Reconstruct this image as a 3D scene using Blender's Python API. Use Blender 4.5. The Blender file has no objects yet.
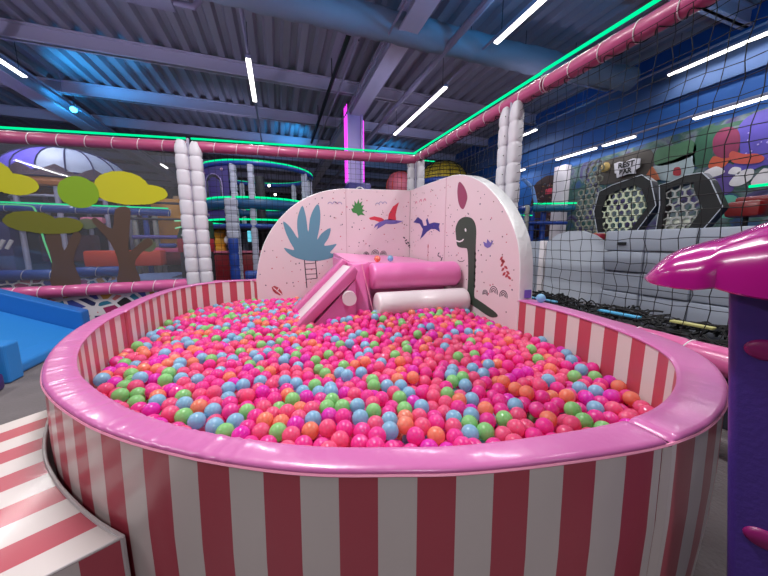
import bpy, bmesh, math, random
import numpy as np
from mathutils import Vector, Matrix

# ------------------------------------------------------------------ camera, world, exposure
SC = bpy.context.scene
COL = SC.collection
PI = math.pi
cam_data = bpy.data.cameras.new('camera')
cam_data.sensor_fit = 'HORIZONTAL'; cam_data.sensor_width = 36.0
cam_data.lens = 300.0 / 768.0 * 36.0
cam_data.clip_start = 0.02; cam_data.clip_end = 200
cam = bpy.data.objects.new('camera', cam_data); COL.objects.link(cam)
CAM = Vector((0, 0, 1.15))
cam.location = CAM
cam.rotation_euler = (math.radians(90 - 8.53), 0, math.radians(-19.3))
SC.camera = cam
SC.view_settings.view_transform = 'Standard'
SC.view_settings.look = 'None'
SC.view_settings.gamma = 1.0
SC.view_settings.use_curve_mapping = False
SC.view_settings.exposure = 0.0
w = bpy.data.worlds.new('hall_ambient'); SC.world = w; w.use_nodes = True
w.node_tree.nodes['Background'].inputs[0].default_value = (0.42, 0.41, 0.50, 1)
w.node_tree.nodes['Background'].inputs[1].default_value = 0.24
try:
    SC.cycles.max_bounces = 6; SC.cycles.transparent_max_bounces = 12
    SC.cycles.sample_clamp_indirect = 4.0
except Exception:
    pass

STRIP_W = 30.0      # watts per metre of strip lamp
def area(name, loc, rot, sx, sy, watts, color=(1, 1, 1), spread=180):
    l = bpy.data.lights.new(name, 'AREA'); l.shape = 'RECTANGLE'; l.size = sx; l.size_y = sy
    l.energy = watts; l.color = color; l.spread = math.radians(spread)
    o = bpy.data.objects.new(name, l); o.location = loc; o.rotation_euler = rot; COL.objects.link(o)
    return o
def point(name, loc, watts, color, r=0.06):
    l = bpy.data.lights.new(name, 'POINT'); l.energy = watts; l.color = color; l.shadow_soft_size = r
    o = bpy.data.objects.new(name, l); o.location = loc; COL.objects.link(o); return o
def spot(name, loc, target, watts, color, deg=90, r=0.05):
    l = bpy.data.lights.new(name, 'SPOT'); l.energy = watts; l.color = color
    l.spot_size = math.radians(deg); l.spot_blend = 0.8; l.shadow_soft_size = r
    o = bpy.data.objects.new(name, l); o.location = loc
    o.rotation_euler = (Vector(target) - Vector(loc)).to_track_quat('-Z', 'Y').to_euler()
    COL.objects.link(o); return o
# coloured wash lights aimed at the roof; extra purple ones added to brighten it evenly
BLUE = (0.03, 0.45, 1.0); PURPLE = (0.60, 0.60, 0.95)
for k, (lo, ta, wt, c, dg) in enumerate([
        ((-2.9, 9.3, 4.55), (-3.4, 8.9, 5.3), 22, BLUE, 130),
        ((3.2, 3.3, 4.3), (2.6, 4.6, 5.3), 60, BLUE, 140),
        ((4.6, 2.4, 4.3), (4.4, 3.6, 5.3), 85, BLUE, 140),
        ((1.0, 4.0, 4.2), (0.6, 5.2, 5.3), 22, BLUE, 130),
        ((0.9, 12.2, 4.6), (0.6, 12.6, 5.3), 55, BLUE, 140),
        ((4.6, 12.6, 4.6), (4.8, 13.2, 5.3), 30, BLUE, 140),
        ((-5.5, 5.0, 3.4), (-4.5, 7.5, 5.3), 95, PURPLE, 150),
        ((-2.0, 5.5, 3.2), (-1.0, 7.5, 5.3), 80, PURPLE, 150),
        ((2.5, 6.5, 3.2), (2.8, 8.0, 5.3), 32, PURPLE, 150),
        ((-7.5, 9.0, 3.4), (-6.5, 11, 5.3), 60, PURPLE, 150), ((-1.5, 10.5, 3.4), (-1.2, 12.5, 5.3), 60, PURPLE, 150),
        ((4.0, 9.0, 3.6), (4.2, 11, 5.3), 45, PURPLE, 150), ((1.0, 2.2, 3.6), (0.5, 4.5, 5.3), 40, PURPLE, 150),
        ((5.0, 5.2, 3.6), (5.4, 6.8, 5.3), 22, PURPLE, 150), ((-4.55, 9.6, 4.3), (-3.9, 9.9, 5.3), 130, BLUE, 110),
        ((-4.7, 10.6, 4.2), (-5.4, 11.4, 4.8), 60, BLUE, 120),
        ((6.6, 3.0, 4.5), (8.1, 3.6, 4.2), 14, BLUE, 150),
        ((6.6, 6.5, 4.5), (8.1, 7.0, 4.2), 14, BLUE, 150)]):
    spot('wash_light', lo, ta, wt, c, dg)

# ------------------------------------------------------------------ helpers
def s2l(c):
    return tuple(((x / 12.92) if x <= 0.04045 else ((x + 0.055) / 1.055) ** 2.4) for x in (v / 255.0 for v in c))
MATS = {}
def mat(name, rgb, rough=0.5, metal=0.0, coat=0.0, emit=0.0, emit_rgb=None, bump=0.0, bscale=40.0, var=0.0, vscale=3.0, spec=0.5, trans=0.0):
    if name in MATS: return MATS[name]
    m = bpy.data.materials.new(name); m.use_nodes = True
    nt = m.node_tree; b = nt.nodes['Principled BSDF']
    c = s2l(rgb)
    b.inputs['Base Color'].default_value = (*c, 1)
    b.inputs['Roughness'].default_value = rough
    b.inputs['Metallic'].default_value = metal
    b.inputs['Coat Weight'].default_value = coat
    b.inputs['Coat Roughness'].default_value = 0.12
    b.inputs['Specular IOR Level'].default_value = spec
    b.inputs['Transmission Weight'].default_value = trans
    if emit:
        b.inputs['Emission Color'].default_value = (*(s2l(emit_rgb or rgb)), 1)
        b.inputs['Emission Strength'].default_value = emit
    tc = nt.nodes.new('ShaderNodeTexCoord')
    if bump:
        n = nt.nodes.new('ShaderNodeTexNoise'); n.inputs['Scale'].default_value = bscale; n.inputs['Detail'].default_value = 3
        nt.links.new(tc.outputs['Object'], n.inputs['Vector'])
        bp = nt.nodes.new('ShaderNodeBump'); bp.inputs['Strength'].default_value = bump; bp.inputs['Distance'].default_value = 0.02
        nt.links.new(n.outputs['Fac'], bp.inputs['Height']); nt.links.new(bp.outputs['Normal'], b.inputs['Normal'])
    if var:
        n = nt.nodes.new('ShaderNodeTexNoise'); n.inputs['Scale'].default_value = vscale; n.inputs['Detail'].default_value = 4
        nt.links.new(tc.outputs['Object'], n.inputs['Vector'])
        mx = nt.nodes.new('ShaderNodeMix'); mx.data_type = 'RGBA'
        mx.inputs[6].default_value = (*[v * (1 - var) for v in c], 1); mx.inputs[7].default_value = (*[min(1, v * (1 + var)) for v in c], 1)
        nt.links.new(n.outputs['Fac'], mx.inputs[0]); nt.links.new(mx.outputs[2], b.inputs['Base Color'])
    MATS[name] = m
    return m
def emission(name, rgb, strength):
    if name in MATS: return MATS[name]
    m = bpy.data.materials.new(name); m.use_nodes = True; nt = m.node_tree; nt.nodes.clear()
    e = nt.nodes.new('ShaderNodeEmission'); e.inputs[0].default_value = (*s2l(rgb), 1); e.inputs[1].default_value = strength
    o = nt.nodes.new('ShaderNodeOutputMaterial'); nt.links.new(e.outputs[0], o.inputs[0]); MATS[name] = m
    return m

def thing(name, label, cat, loc=(0, 0, 0), group=None):
    o = bpy.data.objects.new(name, None); COL.objects.link(o); o.location = loc
    o.empty_display_size = 0.1
    o['label'] = label; o['category'] = cat
    if group: o['group'] = group
    return o
def tag(o, label=None, cat=None, group=None, kind=None):
    if label: o['label'] = label
    if cat: o['category'] = cat
    if group: o['group'] = group
    if kind: o['kind'] = kind
    return o
def world_loc(o):
    p = Vector(o.location)
    while o.parent: o = o.parent; p += Vector(o.location)
    return p

class MB:
    """collects shapes in world coordinates and links them as one mesh object"""
    def __init__(self): self.v = []; self.f = []; self.m = []; self.uv = None
    def add(self, verts, faces, mi=0):
        n = len(self.v); self.v.extend([tuple(p) for p in verts])
        for f in faces: self.f.append(tuple(i + n for i in f)); self.m.append(mi)
        return self
    def box(self, c, s, rz=0.0, mi=0, M=None):
        hx, hy, hz = s[0] / 2, s[1] / 2, s[2] / 2
        vs = [Vector((x, y, z)) for x in (-hx, hx) for y in (-hy, hy) for z in (-hz, hz)]
        R = M if M is not None else Matrix.Rotation(rz, 3, 'Z')
        vs = [R @ v + Vector(c) for v in vs]
        return self.add(vs, [(0, 1, 3, 2), (4, 6, 7, 5), (0, 4, 5, 1), (2, 3, 7, 6), (0, 2, 6, 4), (1, 5, 7, 3)], mi)
    def soft(self, c, s, r=0.02, rz=0.0, mi=0, M=None, n=2):
        """box with rounded edges and corners"""
        bm = bmesh.new(); bmesh.ops.create_cube(bm, size=1.0)
        for v in bm.verts: v.co = Vector((v.co.x * s[0], v.co.y * s[1], v.co.z * s[2]))
        bmesh.ops.bevel(bm, geom=list(bm.edges), offset=min(r, min(s) * 0.49), segments=n, profile=0.5, affect='EDGES')
        R = M if M is not None else Matrix.Rotation(rz, 3, 'Z')
        bm.verts.index_update()
        self.add([R @ v.co + Vector(c) for v in bm.verts], [[v.index for v in f.verts] for f in bm.faces], mi)
        bm.free(); return self
    def tube(self, pts, r, n=8, mi=0, closed=False, caps=True, rad=None):
        pts = [Vector(p) for p in pts]; rings = []; N = len(pts); up = None
        for i, p in enumerate(pts):
            a = pts[(i - 1) % N] if (closed or i > 0) else p
            b = pts[(i + 1) % N] if (closed or i < N - 1) else p
            t = (b - a).normalized()
            if up is None:
                up = Vector((0, 0, 1)) if abs(t.z) < 0.9 else Vector((1, 0, 0))
            x = t.cross(up).normalized(); y = x.cross(t).normalized(); up = y
            rr = rad[i] if rad else r
            rings.append([p + (x * math.cos(k * 2 * PI / n) + y * math.sin(k * 2 * PI / n)) * rr for k in range(n)])
        vs = [v for rg in rings for v in rg]; fs = []
        for i in range(N if closed else N - 1):
            j = (i + 1) % N
            for k in range(n):
                fs.append((i * n + k, i * n + (k + 1) % n, j * n + (k + 1) % n, j * n + k))
        if caps and not closed:
            fs.append(tuple(range(n))[::-1]); fs.append(tuple((N - 1) * n + k for k in range(n)))
        return self.add(vs, fs, mi)
    def prism(self, poly, fn, mi=0, mside=None):
        """poly: 2D outline; fn(a, b, t) -> point with t in 0..1 across the thickness"""
        n = len(poly)
        vs = [fn(a, b, 0) for a, b in poly] + [fn(a, b, 1) for a, b in poly]
        self.add(vs, [tuple(range(n)), tuple(range(2 * n - 1, n - 1, -1))], mi)
        m = len(self.v) - 2 * n
        for i in range(n):
            j = (i + 1) % n
            self.f.append((m + i, m + n + i, m + n + j, m + j)); self.m.append(mi if mside is None else mside)
        return self
    def sphere(self, c, r, mi=0, sub=2, scale=(1, 1, 1)):
        V, F = ico(sub)
        return self.add([(c[0] + v[0] * r * scale[0], c[1] + v[1] * r * scale[1], c[2] + v[2] * r * scale[2]) for v in V], F, mi)
    def grid(self, rows, mi=0, close=False):
        n = len(rows[0]); vs = [p for r in rows for p in r]; fs = []
        for i in range(len(rows) - 1):
            for k in range(n if close else n - 1):
                fs.append((i * n + k, i * n + (k + 1) % n, (i + 1) * n + (k + 1) % n, (i + 1) * n + k))
        return self.add(vs, fs, mi)
    def build(self, name, mats, parent=None, smooth=False, angle=40, fix=True):
        if not isinstance(mats, (list, tuple)): mats = [mats]
        me = bpy.data.meshes.new(name)
        o = bpy.data.objects.new(name, me); COL.objects.link(o)
        off = Vector((0, 0, 0))
        if parent is not None: o.parent = parent; off = world_loc(parent)
        me.from_pydata([(x - off.x, y - off.y, z - off.z) for x, y, z in self.v], [], self.f)
        for m in mats: me.materials.append(m)
        me.polygons.foreach_set('material_index', self.m)
        if fix:
            bm = bmesh.new(); bm.from_mesh(me)
            bmesh.ops.recalc_face_normals(bm, faces=bm.faces); bm.to_mesh(me); bm.free()
        if smooth:
            me.polygons.foreach_set('use_smooth', [True] * len(me.polygons))
            try: me.set_sharp_from_angle(angle=math.radians(angle))
            except Exception: pass
        me.update()
        return o
_ICO = {}
def ico(sub):
    if sub not in _ICO:
        bm = bmesh.new(); bmesh.ops.create_icosphere(bm, subdivisions=sub, radius=1.0)
        _ICO[sub] = ([tuple(v.co) for v in bm.verts], [tuple(v.index for v in f.verts) for f in bm.faces]); bm.free()
    return _ICO[sub]
def struct(name, mb, m, parent=None, **k):
    o = mb.build(name, m, parent, **k)
    if parent is None: o['kind'] = 'structure'
    return o
def catmull(pts, n=8, closed=False):
    P = [Vector(p) for p in pts]; N = len(P); out = []
    for i in range(N if closed else N - 1):
        p0 = P[(i - 1) % N] if (closed or i > 0) else P[0]
        p1 = P[i]; p2 = P[(i + 1) % N]
        p3 = P[(i + 2) % N] if (closed or i + 2 < N) else P[-1]
        for k in range(n):
            t = k / n
            out.append(0.5 * ((2 * p1) + (-p0 + p2) * t + (2 * p0 - 5 * p1 + 4 * p2 - p3) * t * t + (-p0 + 3 * p1 - 3 * p2 + p3) * t ** 3))
    if not closed: out.append(P[-1])
    return out
def copy_tree(o, parent=None):
    c = o.copy(); COL.objects.link(c); c.parent = parent
    for ch in list(o.children): copy_tree(ch, c)
    return c

# ------------------------------------------------------------------ materials
PINK_RIM = mat('pink_vinyl', (196, 102, 162), 0.32, coat=0.35, bump=0.25, bscale=9)
RED = mat('rose_vinyl', (180, 70, 86), 0.38, coat=0.25, bump=0.12, bscale=6)
WHITE = mat('white_vinyl', (210, 197, 195), 0.38, coat=0.25, bump=0.12, bscale=6)
PAD_WHITE = mat('padded_white', (205, 200, 208), 0.5, bump=0.3, bscale=14)
PAD_PINK = mat('padded_pink', (205, 92, 148), 0.35, coat=0.3, bump=0.25, bscale=14)
TOP_PINK = mat('padded_rose_top', (178, 78, 118), 0.42, coat=0.2, bump=0.25, bscale=14)
GREEN_NEON = emission('green_neon', (0, 235, 150), 1.3)
MAGENTA_NEON = emission('magenta_neon', (235, 60, 240), 2.2)
LAMP = emission('lamp_white', (255, 250, 245), 5.0)
STEEL = mat('painted_steel', (150, 145, 165), 0.5, metal=0.1)
DARK_STEEL = mat('dark_steel', (40, 40, 48), 0.5)
NET = mat('black_net_cord', (14, 14, 18), 0.8)
BLUE_PAD = mat('blue_pad', (30, 78, 160), 0.4, coat=0.2)
BLACK = mat('black_plastic', (16, 17, 20), 0.45)
GREY_PAD = mat('grey_pad', (152, 158, 172), 0.5, bump=0.1, bscale=5)
PALE_PAD = mat('pale_grey_pad', (182, 188, 200), 0.5)
SEAM_WHITE = mat('white_piping', (232, 224, 228), 0.4)
CEIL = mat('ceiling_sheet', (150, 146, 158), 0.5, metal=0.15)
BEAM = mat('beam_paint', (196, 190, 208), 0.5)
DARKMAT = mat('dark_interior', (26, 24, 34), 0.8)
YELLOW = mat('yellow_soft', (222, 160, 40), 0.5)
TOP_ROSE = mat('padded_rose_side', (178, 76, 122), 0.38, coat=0.25, bump=0.25, bscale=14)
DARKRED = mat('dark_red_pad', (140, 28, 40), 0.45)
ORANGE_PAD = mat('orange_red_pad', (215, 70, 42), 0.45)

# ------------------------------------------------------------------ shapes of the prints (metres on their panels) and of the ball colours
PALM = [(0.077,1.083),(0.142,1.067),(0.215,1.057),(0.165,1.161),(0.111,1.3),(0.085,1.444),(0.18,1.363),(0.274,1.214),(0.267,1.364),(0.283,1.519),(0.35,1.666),(0.393,1.522),(0.416,1.304),(0.448,1.493),(0.509,1.635),(0.571,1.693),(0.595,1.559),(0.577,1.369),(0.539,1.2),(0.606,1.29),(0.735,1.365),(0.702,1.226),(0.634,1.119),(0.722,1.119),(0.819,1.135),(0.757,1.056),(0.722,1.004),(0.832,0.986),(0.75,0.937),(0.568,0.894),(0.392,0.898),(0.222,0.946),(0.128,1.01)]
LADDER = [[(0.348,0.911),(0.368,0.505)],[(0.504,0.902),(0.518,0.638)],[(0.353,0.853),(0.506,0.863)],[(0.359,0.775),(0.509,0.78)],[(0.363,0.703),(0.517,0.704)],[(0.366,0.63),(0.515,0.638)]]
REDOVAL = [(-0.111,0.535),(-0.074,0.555),(-0.025,0.531),(0.018,0.47),(0.028,0.424),(-0.009,0.413),(-0.068,0.449),(-0.099,0.486)]
FERN = [(1.044,1.648),(1.082,1.662),(1.056,1.713),(1.096,1.695),(1.097,1.769),(1.131,1.722),(1.159,1.795),(1.172,1.731),(1.218,1.765),(1.199,1.699),(1.241,1.711),(1.213,1.654),(1.254,1.629),(1.212,1.608),(1.261,1.557),(1.191,1.568),(1.149,1.547),(1.122,1.585),(1.067,1.597)]
PTER = [(1.475,1.462),(1.555,1.498),(1.647,1.514),(1.741,1.502),(1.886,1.492),(1.76,1.448),(1.666,1.439),(1.592,1.444),(1.445,1.36),(1.46,1.418),(1.395,1.373),(1.417,1.427)]
PTERHEAD = [(1.317,1.525),(1.403,1.551),(1.518,1.531),(1.573,1.498),(1.482,1.469),(1.402,1.494),(1.338,1.499)]
PTERWING = [(1.621,1.499),(1.636,1.591),(1.703,1.705),(1.807,1.777),(1.77,1.681),(1.748,1.578),(1.76,1.503)]
BAT = [(4.333,1.466),(4.175,1.536),(4.037,1.48),(3.975,1.393),(3.877,1.397),(3.908,1.471),(3.868,1.499),(3.81,1.415),(3.668,1.425),(3.517,1.403),(3.538,1.358),(3.505,1.291),(3.627,1.333),(3.754,1.339),(3.873,1.303),(3.997,1.242),(4.085,1.208),(4.029,1.285),(4.002,1.349),(4.109,1.433)]
LEAF = [(3.101,1.843),(3.034,1.808),(2.966,1.738),(2.929,1.662),(2.939,1.601),(2.99,1.532),(3.048,1.549),(3.094,1.606),(3.124,1.697),(3.129,1.778)]
DINO = [(3.124,1.227),(3.141,1.319),(3.099,1.392),(3.034,1.429),(2.945,1.439),(2.835,1.417),(2.766,1.357),(2.739,1.274),(2.737,1.178),(2.733,1.04),(2.726,0.933),(2.722,0.764),(2.723,0.577),(2.668,0.551),(2.524,0.515),(2.362,0.468),(2.347,0.432),(2.454,0.407),(2.649,0.447),(2.829,0.488),(2.853,0.54),(2.85,0.749),(2.865,0.967),(2.888,1.075),(2.922,1.093),(3.025,1.098),(3.095,1.124)]
DINOEYE = [(2.949,1.303),(2.934,1.314),(2.915,1.295),(2.921,1.274),(2.939,1.279)]
DINOMOUTH = [(3.121,1.186),(3.044,1.173),(2.997,1.181),(2.972,1.198),(2.956,1.19),(2.985,1.169),(3.043,1.158),(3.109,1.169)]
SPIKES = [(2.742,1.036),(2.733,0.967),(2.732,0.897),(2.736,0.826),(2.733,0.755),(2.73,0.684)]
PURPLEF = [(2.616,1.164),(2.584,1.157),(2.563,1.144),(2.552,1.19),(2.525,1.17),(2.503,1.153),(2.461,1.179),(2.474,1.144),(2.5,1.112),(2.545,1.099),(2.592,1.118)]
REDFERN = [(2.333,1.007),(2.304,0.984),(2.319,0.946),(2.265,0.925),(2.303,0.904),(2.235,0.879),(2.285,0.862),(2.214,0.833),(2.249,0.848),(2.316,0.977)]
RAIN_R = [((2.543,0.628),0.045),((2.416,0.668),0.06),((2.276,0.652),0.055)]
RAIN_L = [((1.27,0.974),0.045),((1.415,0.989),0.06),((1.548,0.981),0.05)]
CLOUDS_L = [((0.737,1.7),0.035),((0.806,1.709),0.035),((0.878,1.706),0.035),((1.454,1.719),0.035),((1.508,1.738),0.035),((1.573,1.741),0.035)]
CLOUDS_R = [((4.245,1.734),0.04),((4.092,1.742),0.04),((3.962,1.738),0.04)]
SPRIG = [(1.896,1.233),(1.928,1.191),(1.968,1.155),(1.984,1.109),(1.936,1.144),(2.008,1.091)]
SPRIG_R = [(3.525,1.013),(3.487,0.97),(3.45,0.933),(3.535,0.983),(3.44,0.957)]
REDSTEM = [(3.828,1.082),(3.82,0.908)]
SMILE = [(3.07,0.949),(3.028,0.936),(2.975,0.938),(2.935,0.956)]
# where the coloured balls lie: colour initial, then u and v in centimetres
BALL_SPOTS = 'O-100,208 G-106,223 B-98,200 C-90,192 G-84,194 G-75,184 G-79,179 G-71,173 B-77,198 B-61,170 M-60,164 C-51,156 G-43,152 B-38,146 O-61,176 B-58,195 B-46,161 G-50,171 G-63,195 B-63,212 G-85,208 O-40,156 P-68,184 M-58,183 C-71,207 B-53,228 B-33,220 G-22,208 B-15,216 B1,209 O-9,193 B-13,177 O0,159 B-29,173 B-24,176 B1,175 B6,172 G17,167 B9,160 M9,151 G3,148 B-33,154 B-23,139 B-29,139 G-25,135 G-18,147 O-4,130 G-3,124 M2,127 B12,129 O-8,134 C-10,147 B-63,217 G21,205 G8,217 B-11,230 G-47,224 O-31,189 M-12,164 P-16,134 C-11,129 P-27,155 C-43,169 C-36,168 C-18,163 P-13,139 C0,138 C5,132 G32,210 B52,200 B59,201 G73,186 G86,192 O72,174 B61,181 O46,186 O52,184 G38,187 B34,177 B37,168 B45,170 G25,182 B24,160 B24,152 B19,157 G47,156 G47,150 B53,150 O61,154 B62,147 B62,136 G55,134 B63,123 G53,122 B44,118 O48,109 B31,121 G39,124 B33,133 G26,134 G22,143 G18,136 B42,108 O58,100 O72,152 C34,145 P23,125 P30,111 P22,116 C16,119 C37,115 C55,106 P62,109 C40,133 P50,102 G127,172 G115,169 B100,154 B95,147 B111,150 B113,142 B123,152 G92,141 G100,142 B95,134 G82,130 O116,130 O119,121 O85,122 B91,123 O118,112 O90,112 B82,110 B72,109 G92,100 G81,98 G78,101 B72,98 O113,95 B144,123 O156,133 G172,164 G162,149 O132,110 M133,133 M133,163 B106,108 C133,121 C103,102 C94,94 P97,108 P115,104 C73,130 C76,122 B197,176 B188,150 B183,140 O202,167 B213,152 P214,180 C209,161 B176,130 G189,117 G175,118 G162,121 O177,106 B155,111 O168,93 G129,96 G128,91 B141,94 G186,95 B178,89 O134,105 M158,99 M146,102 C201,124 B157,103 C151,92 C150,86 P136,89 C194,106 C168,86 C164,110 P187,129 C195,142 C200,135 C188,106 G-90,367 B-89,398 B-80,363 G-72,361 G-49,348 G-108,350 B-106,313 B-102,296 B-111,305 B-101,325 O-96,300 B-98,268 G-103,258 O-92,243 B-77,236 G-65,199 B-108,236 O-81,215 B-59,310 B-51,315 B-42,272 B-36,264 B-75,275 B-73,319 C-114,266 P-101,235 C-108,255 C-114,291 G-48,429 G-34,439 B-22,399 B-26,371 G-33,360 B-11,357 G-17,319 O2,355 B10,337 G18,355 B-28,299 B-12,286 B4,292 O15,267 O15,303 B22,297 G-2,252 O22,236 B7,260 G-26,275 B36,247 B40,235 B56,237 G66,237 G42,223 B48,280 B57,281 G67,327 O49,314 O68,273 O101,356 B49,356 G98,316 G171,338 G181,293 B206,319 B213,304 B217,291 O243,334 G203,255 B221,263 G213,243 G185,228 O192,222 O100,296 G124,336 O125,269 B155,302 O154,282 G129,256 G153,264 G154,251 O135,226 B124,229 B140,214 B149,210 B158,208 B125,205 G106,217 O108,205 O93,246 G91,261 G67,210 O152,188 O166,180 M135,166 O131,152'
STRAY_B = (2.08, 1.92, 0.688)

# ------------------------------------------------------------------ the setting
fl = mat('floor_carpet', (112, 104, 106), 0.85, bump=0.4, bscale=60, var=0.2, vscale=5)
b = MB().box((-2, 8, -0.05), (22, 40.4, 0.1)); struct('floor', b, fl)

# corrugated roof deck: ribs run along the hall
rows = []
prof = []
u = -13.0
while u < 8.9:
    prof += [(u, 5.41), (u + 0.05, 5.31), (u + 0.18, 5.31), (u + 0.23, 5.41)]
    u += 0.34
b = MB(); b.grid([[(x, -12, z) for x, z in prof], [(x, 28, z) for x, z in prof]])
b.box((-2, 8, 5.62), (22, 40.4, 0.1))
struct('ceiling', b, CEIL, fix=False)

wall_blue = mat('wall_blue_paint', (24, 84, 158), 0.6, bump=0.05, var=0.15, vscale=1.5)
b = MB().box((8.3, 8, 2.7), (0.2, 40.4, 5.4)); struct('wall_right', b, wall_blue)
dwall = mat('wall_dark', (52, 50, 66), 0.8, var=0.3, vscale=0.6)
b = MB().box((-2, 28.1, 2.7), (22, 0.2, 5.4)); struct('wall_back', b, dwall)
b = MB().box((-13.1, 8, 2.7), (0.2, 40.4, 5.4)); struct('wall_left', b, dwall)

def ibeam_u(v, z0, z1, wd, u0=-13, u1=8.2):
    b = MB()
    b.box(((u0 + u1) / 2, v, z0 + 0.015), (u1 - u0, wd, 0.03)); b.box(((u0 + u1) / 2, v, z1 - 0.015), (u1 - u0, wd, 0.03))
    b.box(((u0 + u1) / 2, v, (z0 + z1) / 2), (u1 - u0, 0.05, z1 - z0)); return b
k = 1
for v in (3.55, 5.95, 8.35, 10.75, 13.15, 15.55, 17.95, 20.35, 22.75, 25.15):
    struct('trim_%d' % k, ibeam_u(v, 5.0, 5.30, 0.16), BEAM); k += 1
def girder(uc, z0, z1, wd, v0=-5, v1=28):
    b = MB(); L = v1 - v0; c = (v0 + v1) / 2
    b.box((uc, c, z0 + 0.02), (wd, L, 0.04)); b.box((uc, c, z1 - 0.02), (wd, L, 0.04))
    b.box((uc, c, (z0 + z1) / 2), (0.08, L, z1 - z0)); return b
for uc, wd in ((2.25, 0.34), (-5.4, 0.42)):
    struct('trim_%d' % k, girder(uc, 4.66, 5.02, wd), BEAM); k += 1
# wall rail and pale band over the blue wall
b = MB().box((8.16, 11, 4.55), (0.08, 34, 0.7)); struct('trim_%d' % k, b, mat('band_pale', (72, 100, 150), 0.6)); k += 1

# steel column with neon strips on its edges, standing on a padded base
COLX, COLY = 2.17, 8.75
b = MB(); b.box((COLX, COLY, 2.35), (0.44, 0.06, 4.7)); b.box((COLX - 0.2, COLY, 2.35), (0.05, 0.3, 4.7)); b.box((COLX + 0.2, COLY, 2.35), (0.05, 0.3, 4.7))
struct('trim_%d' % k, b, mat('column_lilac', (190, 170, 215), 0.5)); k += 1
for j, (dx, dy, side) in enumerate(((-0.235, -0.16, 'left front edge'), (-0.245, 0.10, 'left rear edge'), (0.235, -0.16, 'right front edge'), (-0.245, -0.03, 'left side middle'))):
    o = MB().tube([(COLX + dx, COLY + dy, 2.86), (COLX + dx, COLY + dy, 4.86 if j != 2 else 4.5)], 0.010, 6).build('neon_strip', MAGENTA_NEON)
    tag(o, 'magenta neon strip up the %s of the lilac steel column' % side, 'neon light', 'magenta neon strips on the steel column')
t = thing('column_padding', 'dark violet padded box around the foot of the neon lit column', 'padding', (COLX, COLY, 0))
MB().soft((COLX + 0.08, COLY, 1.42), (0.66, 0.62, 2.8), 0.05).build('pad', mat('violet_pad', (58, 48, 120), 0.5), t, True)
MB().tube([(COLX + 0.07 + 0.13 * math.cos(a), COLY - 0.32, 2.56 + 0.13 * math.sin(a)) for a in [q * PI / 8 for q in range(16)]], 0.015, 6, closed=True).build('ring_emblem', SEAM_WHITE, t)
for z, u0, v0, u1, v1, kind in (): pass

# ------------------------------------------------------------------ strip lamps in rows, with their conduits
def strip(u, v0, v1, z, label, lit=1.0):
    t = thing('strip_lamp', label, 'ceiling light', (u, (v0 + v1) / 2, z), 'white strip lamps hanging in rows')
    L = v1 - v0
    MB().box((u, (v0 + v1) / 2, z + 0.035), (0.10, L, 0.05)).build('housing', STEEL, t)
    MB().soft((u, (v0 + v1) / 2, z), (0.09, L - 0.02, 0.04), 0.015).build('diffuser', LAMP, t)
    n = max(1, round(L / 1.6))
    for i in range(2):
        vv = v0 + 0.15 if i == 0 else v1 - 0.15
        MB().tube([(u, vv, z + 0.05), (u, vv, 5.32)] if not (u > 7 and z < 4) else [(u, vv, z + 0.05), (8.2, vv, z + 0.05)], 0.006, 5).build('hanger', DARK_STEEL, t)
    if lit:
        a = area('strip_light', (u, (v0 + v1) / 2, z - 0.03), (0, 0, 0), 0.06, L, STRIP_W * L * lit)
        a.parent = t; a.location = (0, 0, -0.03)
    return t
S = [(-0.36, 6.75, 8.6, 4.6, 'white strip lamp hanging left of the steel girder, high above the striped ball pit'),
     (-0.36, 1.2, 3.5, 4.6, None, 2.8), (-0.36, -4.8, -2.6, 4.6, None, 1.3),  # unseen lamps added along this row: light over the pit, fill on its front
     (3.76, 3.2, 4.85, 4.6, 'long white strip lamp slanting at the top edge above the green neon rail'),
     (3.72, 6.43, 9.6, 4.6, 'white strip lamp ending over the padded post corner, right of the neon lit column'),
     (3.76, -0.6, 1.6, 4.6, None, 1.4), (3.76, -5.6, -3.6, 4.6, None, 0.7),  # unseen lamps continuing the row, added for pit light and front fill
     (-4.84, 6.2, 9.0, 4.6, 'white strip lamp cut off by the left edge of the photo, above the blue spotlight'),
     (-4.84, 0.6, 3.6, 4.6, None, 1.6),  # unseen lamp continuing the left row, added for light from that side
     (-4.7, 16.4, 17.2, 4.6, 'short distant strip lamp beside the left padded post, behind the clear tree panel'),
     (3.75, 22.0, 27.0, 4.6, 'tiny far strip lamp seen left of the neon lit column foot'),
     (7.85, 1.7, 4.5, 4.6, 'longest white strip lamp at upper right, crossing behind the black net'),
     (7.45, 7.5, 9.0, 4.5, 'short strip lamp just right of the tall white padded post'),
     (7.86, 1.2, 3.98, 3.57, 'lower strip lamp by the blue wall above the dark red painted blob'),
     (7.86, 5.0, 5.75, 3.57, 'strip lamp stub over the small graffiti sign on the wall'),
     (7.86, 5.9, 7.1, 3.57, 'strip lamp over the pale wall column, left of the graffiti sign'),
     (7.86, 8.3, 9.0, 3.57, 'faint last strip lamp low on the blue wall, beside the padded post'),
     (-8.1, -7.2, -3.7, 3.9, None, 0.4), (-8.0, -10.8, -7.8, 3.9, None, 0.4)]
for n_, row_ in enumerate(S):
    u, v0, v1, z, lab = row_[:5]; lit = row_[5] if len(row_) > 5 else (0.22 if u > 7 else 1.0)
    strip(u, v0, v1, z, lab or 'unseen white strip lamp of a row behind or above the photographer', lit=lit)
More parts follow.
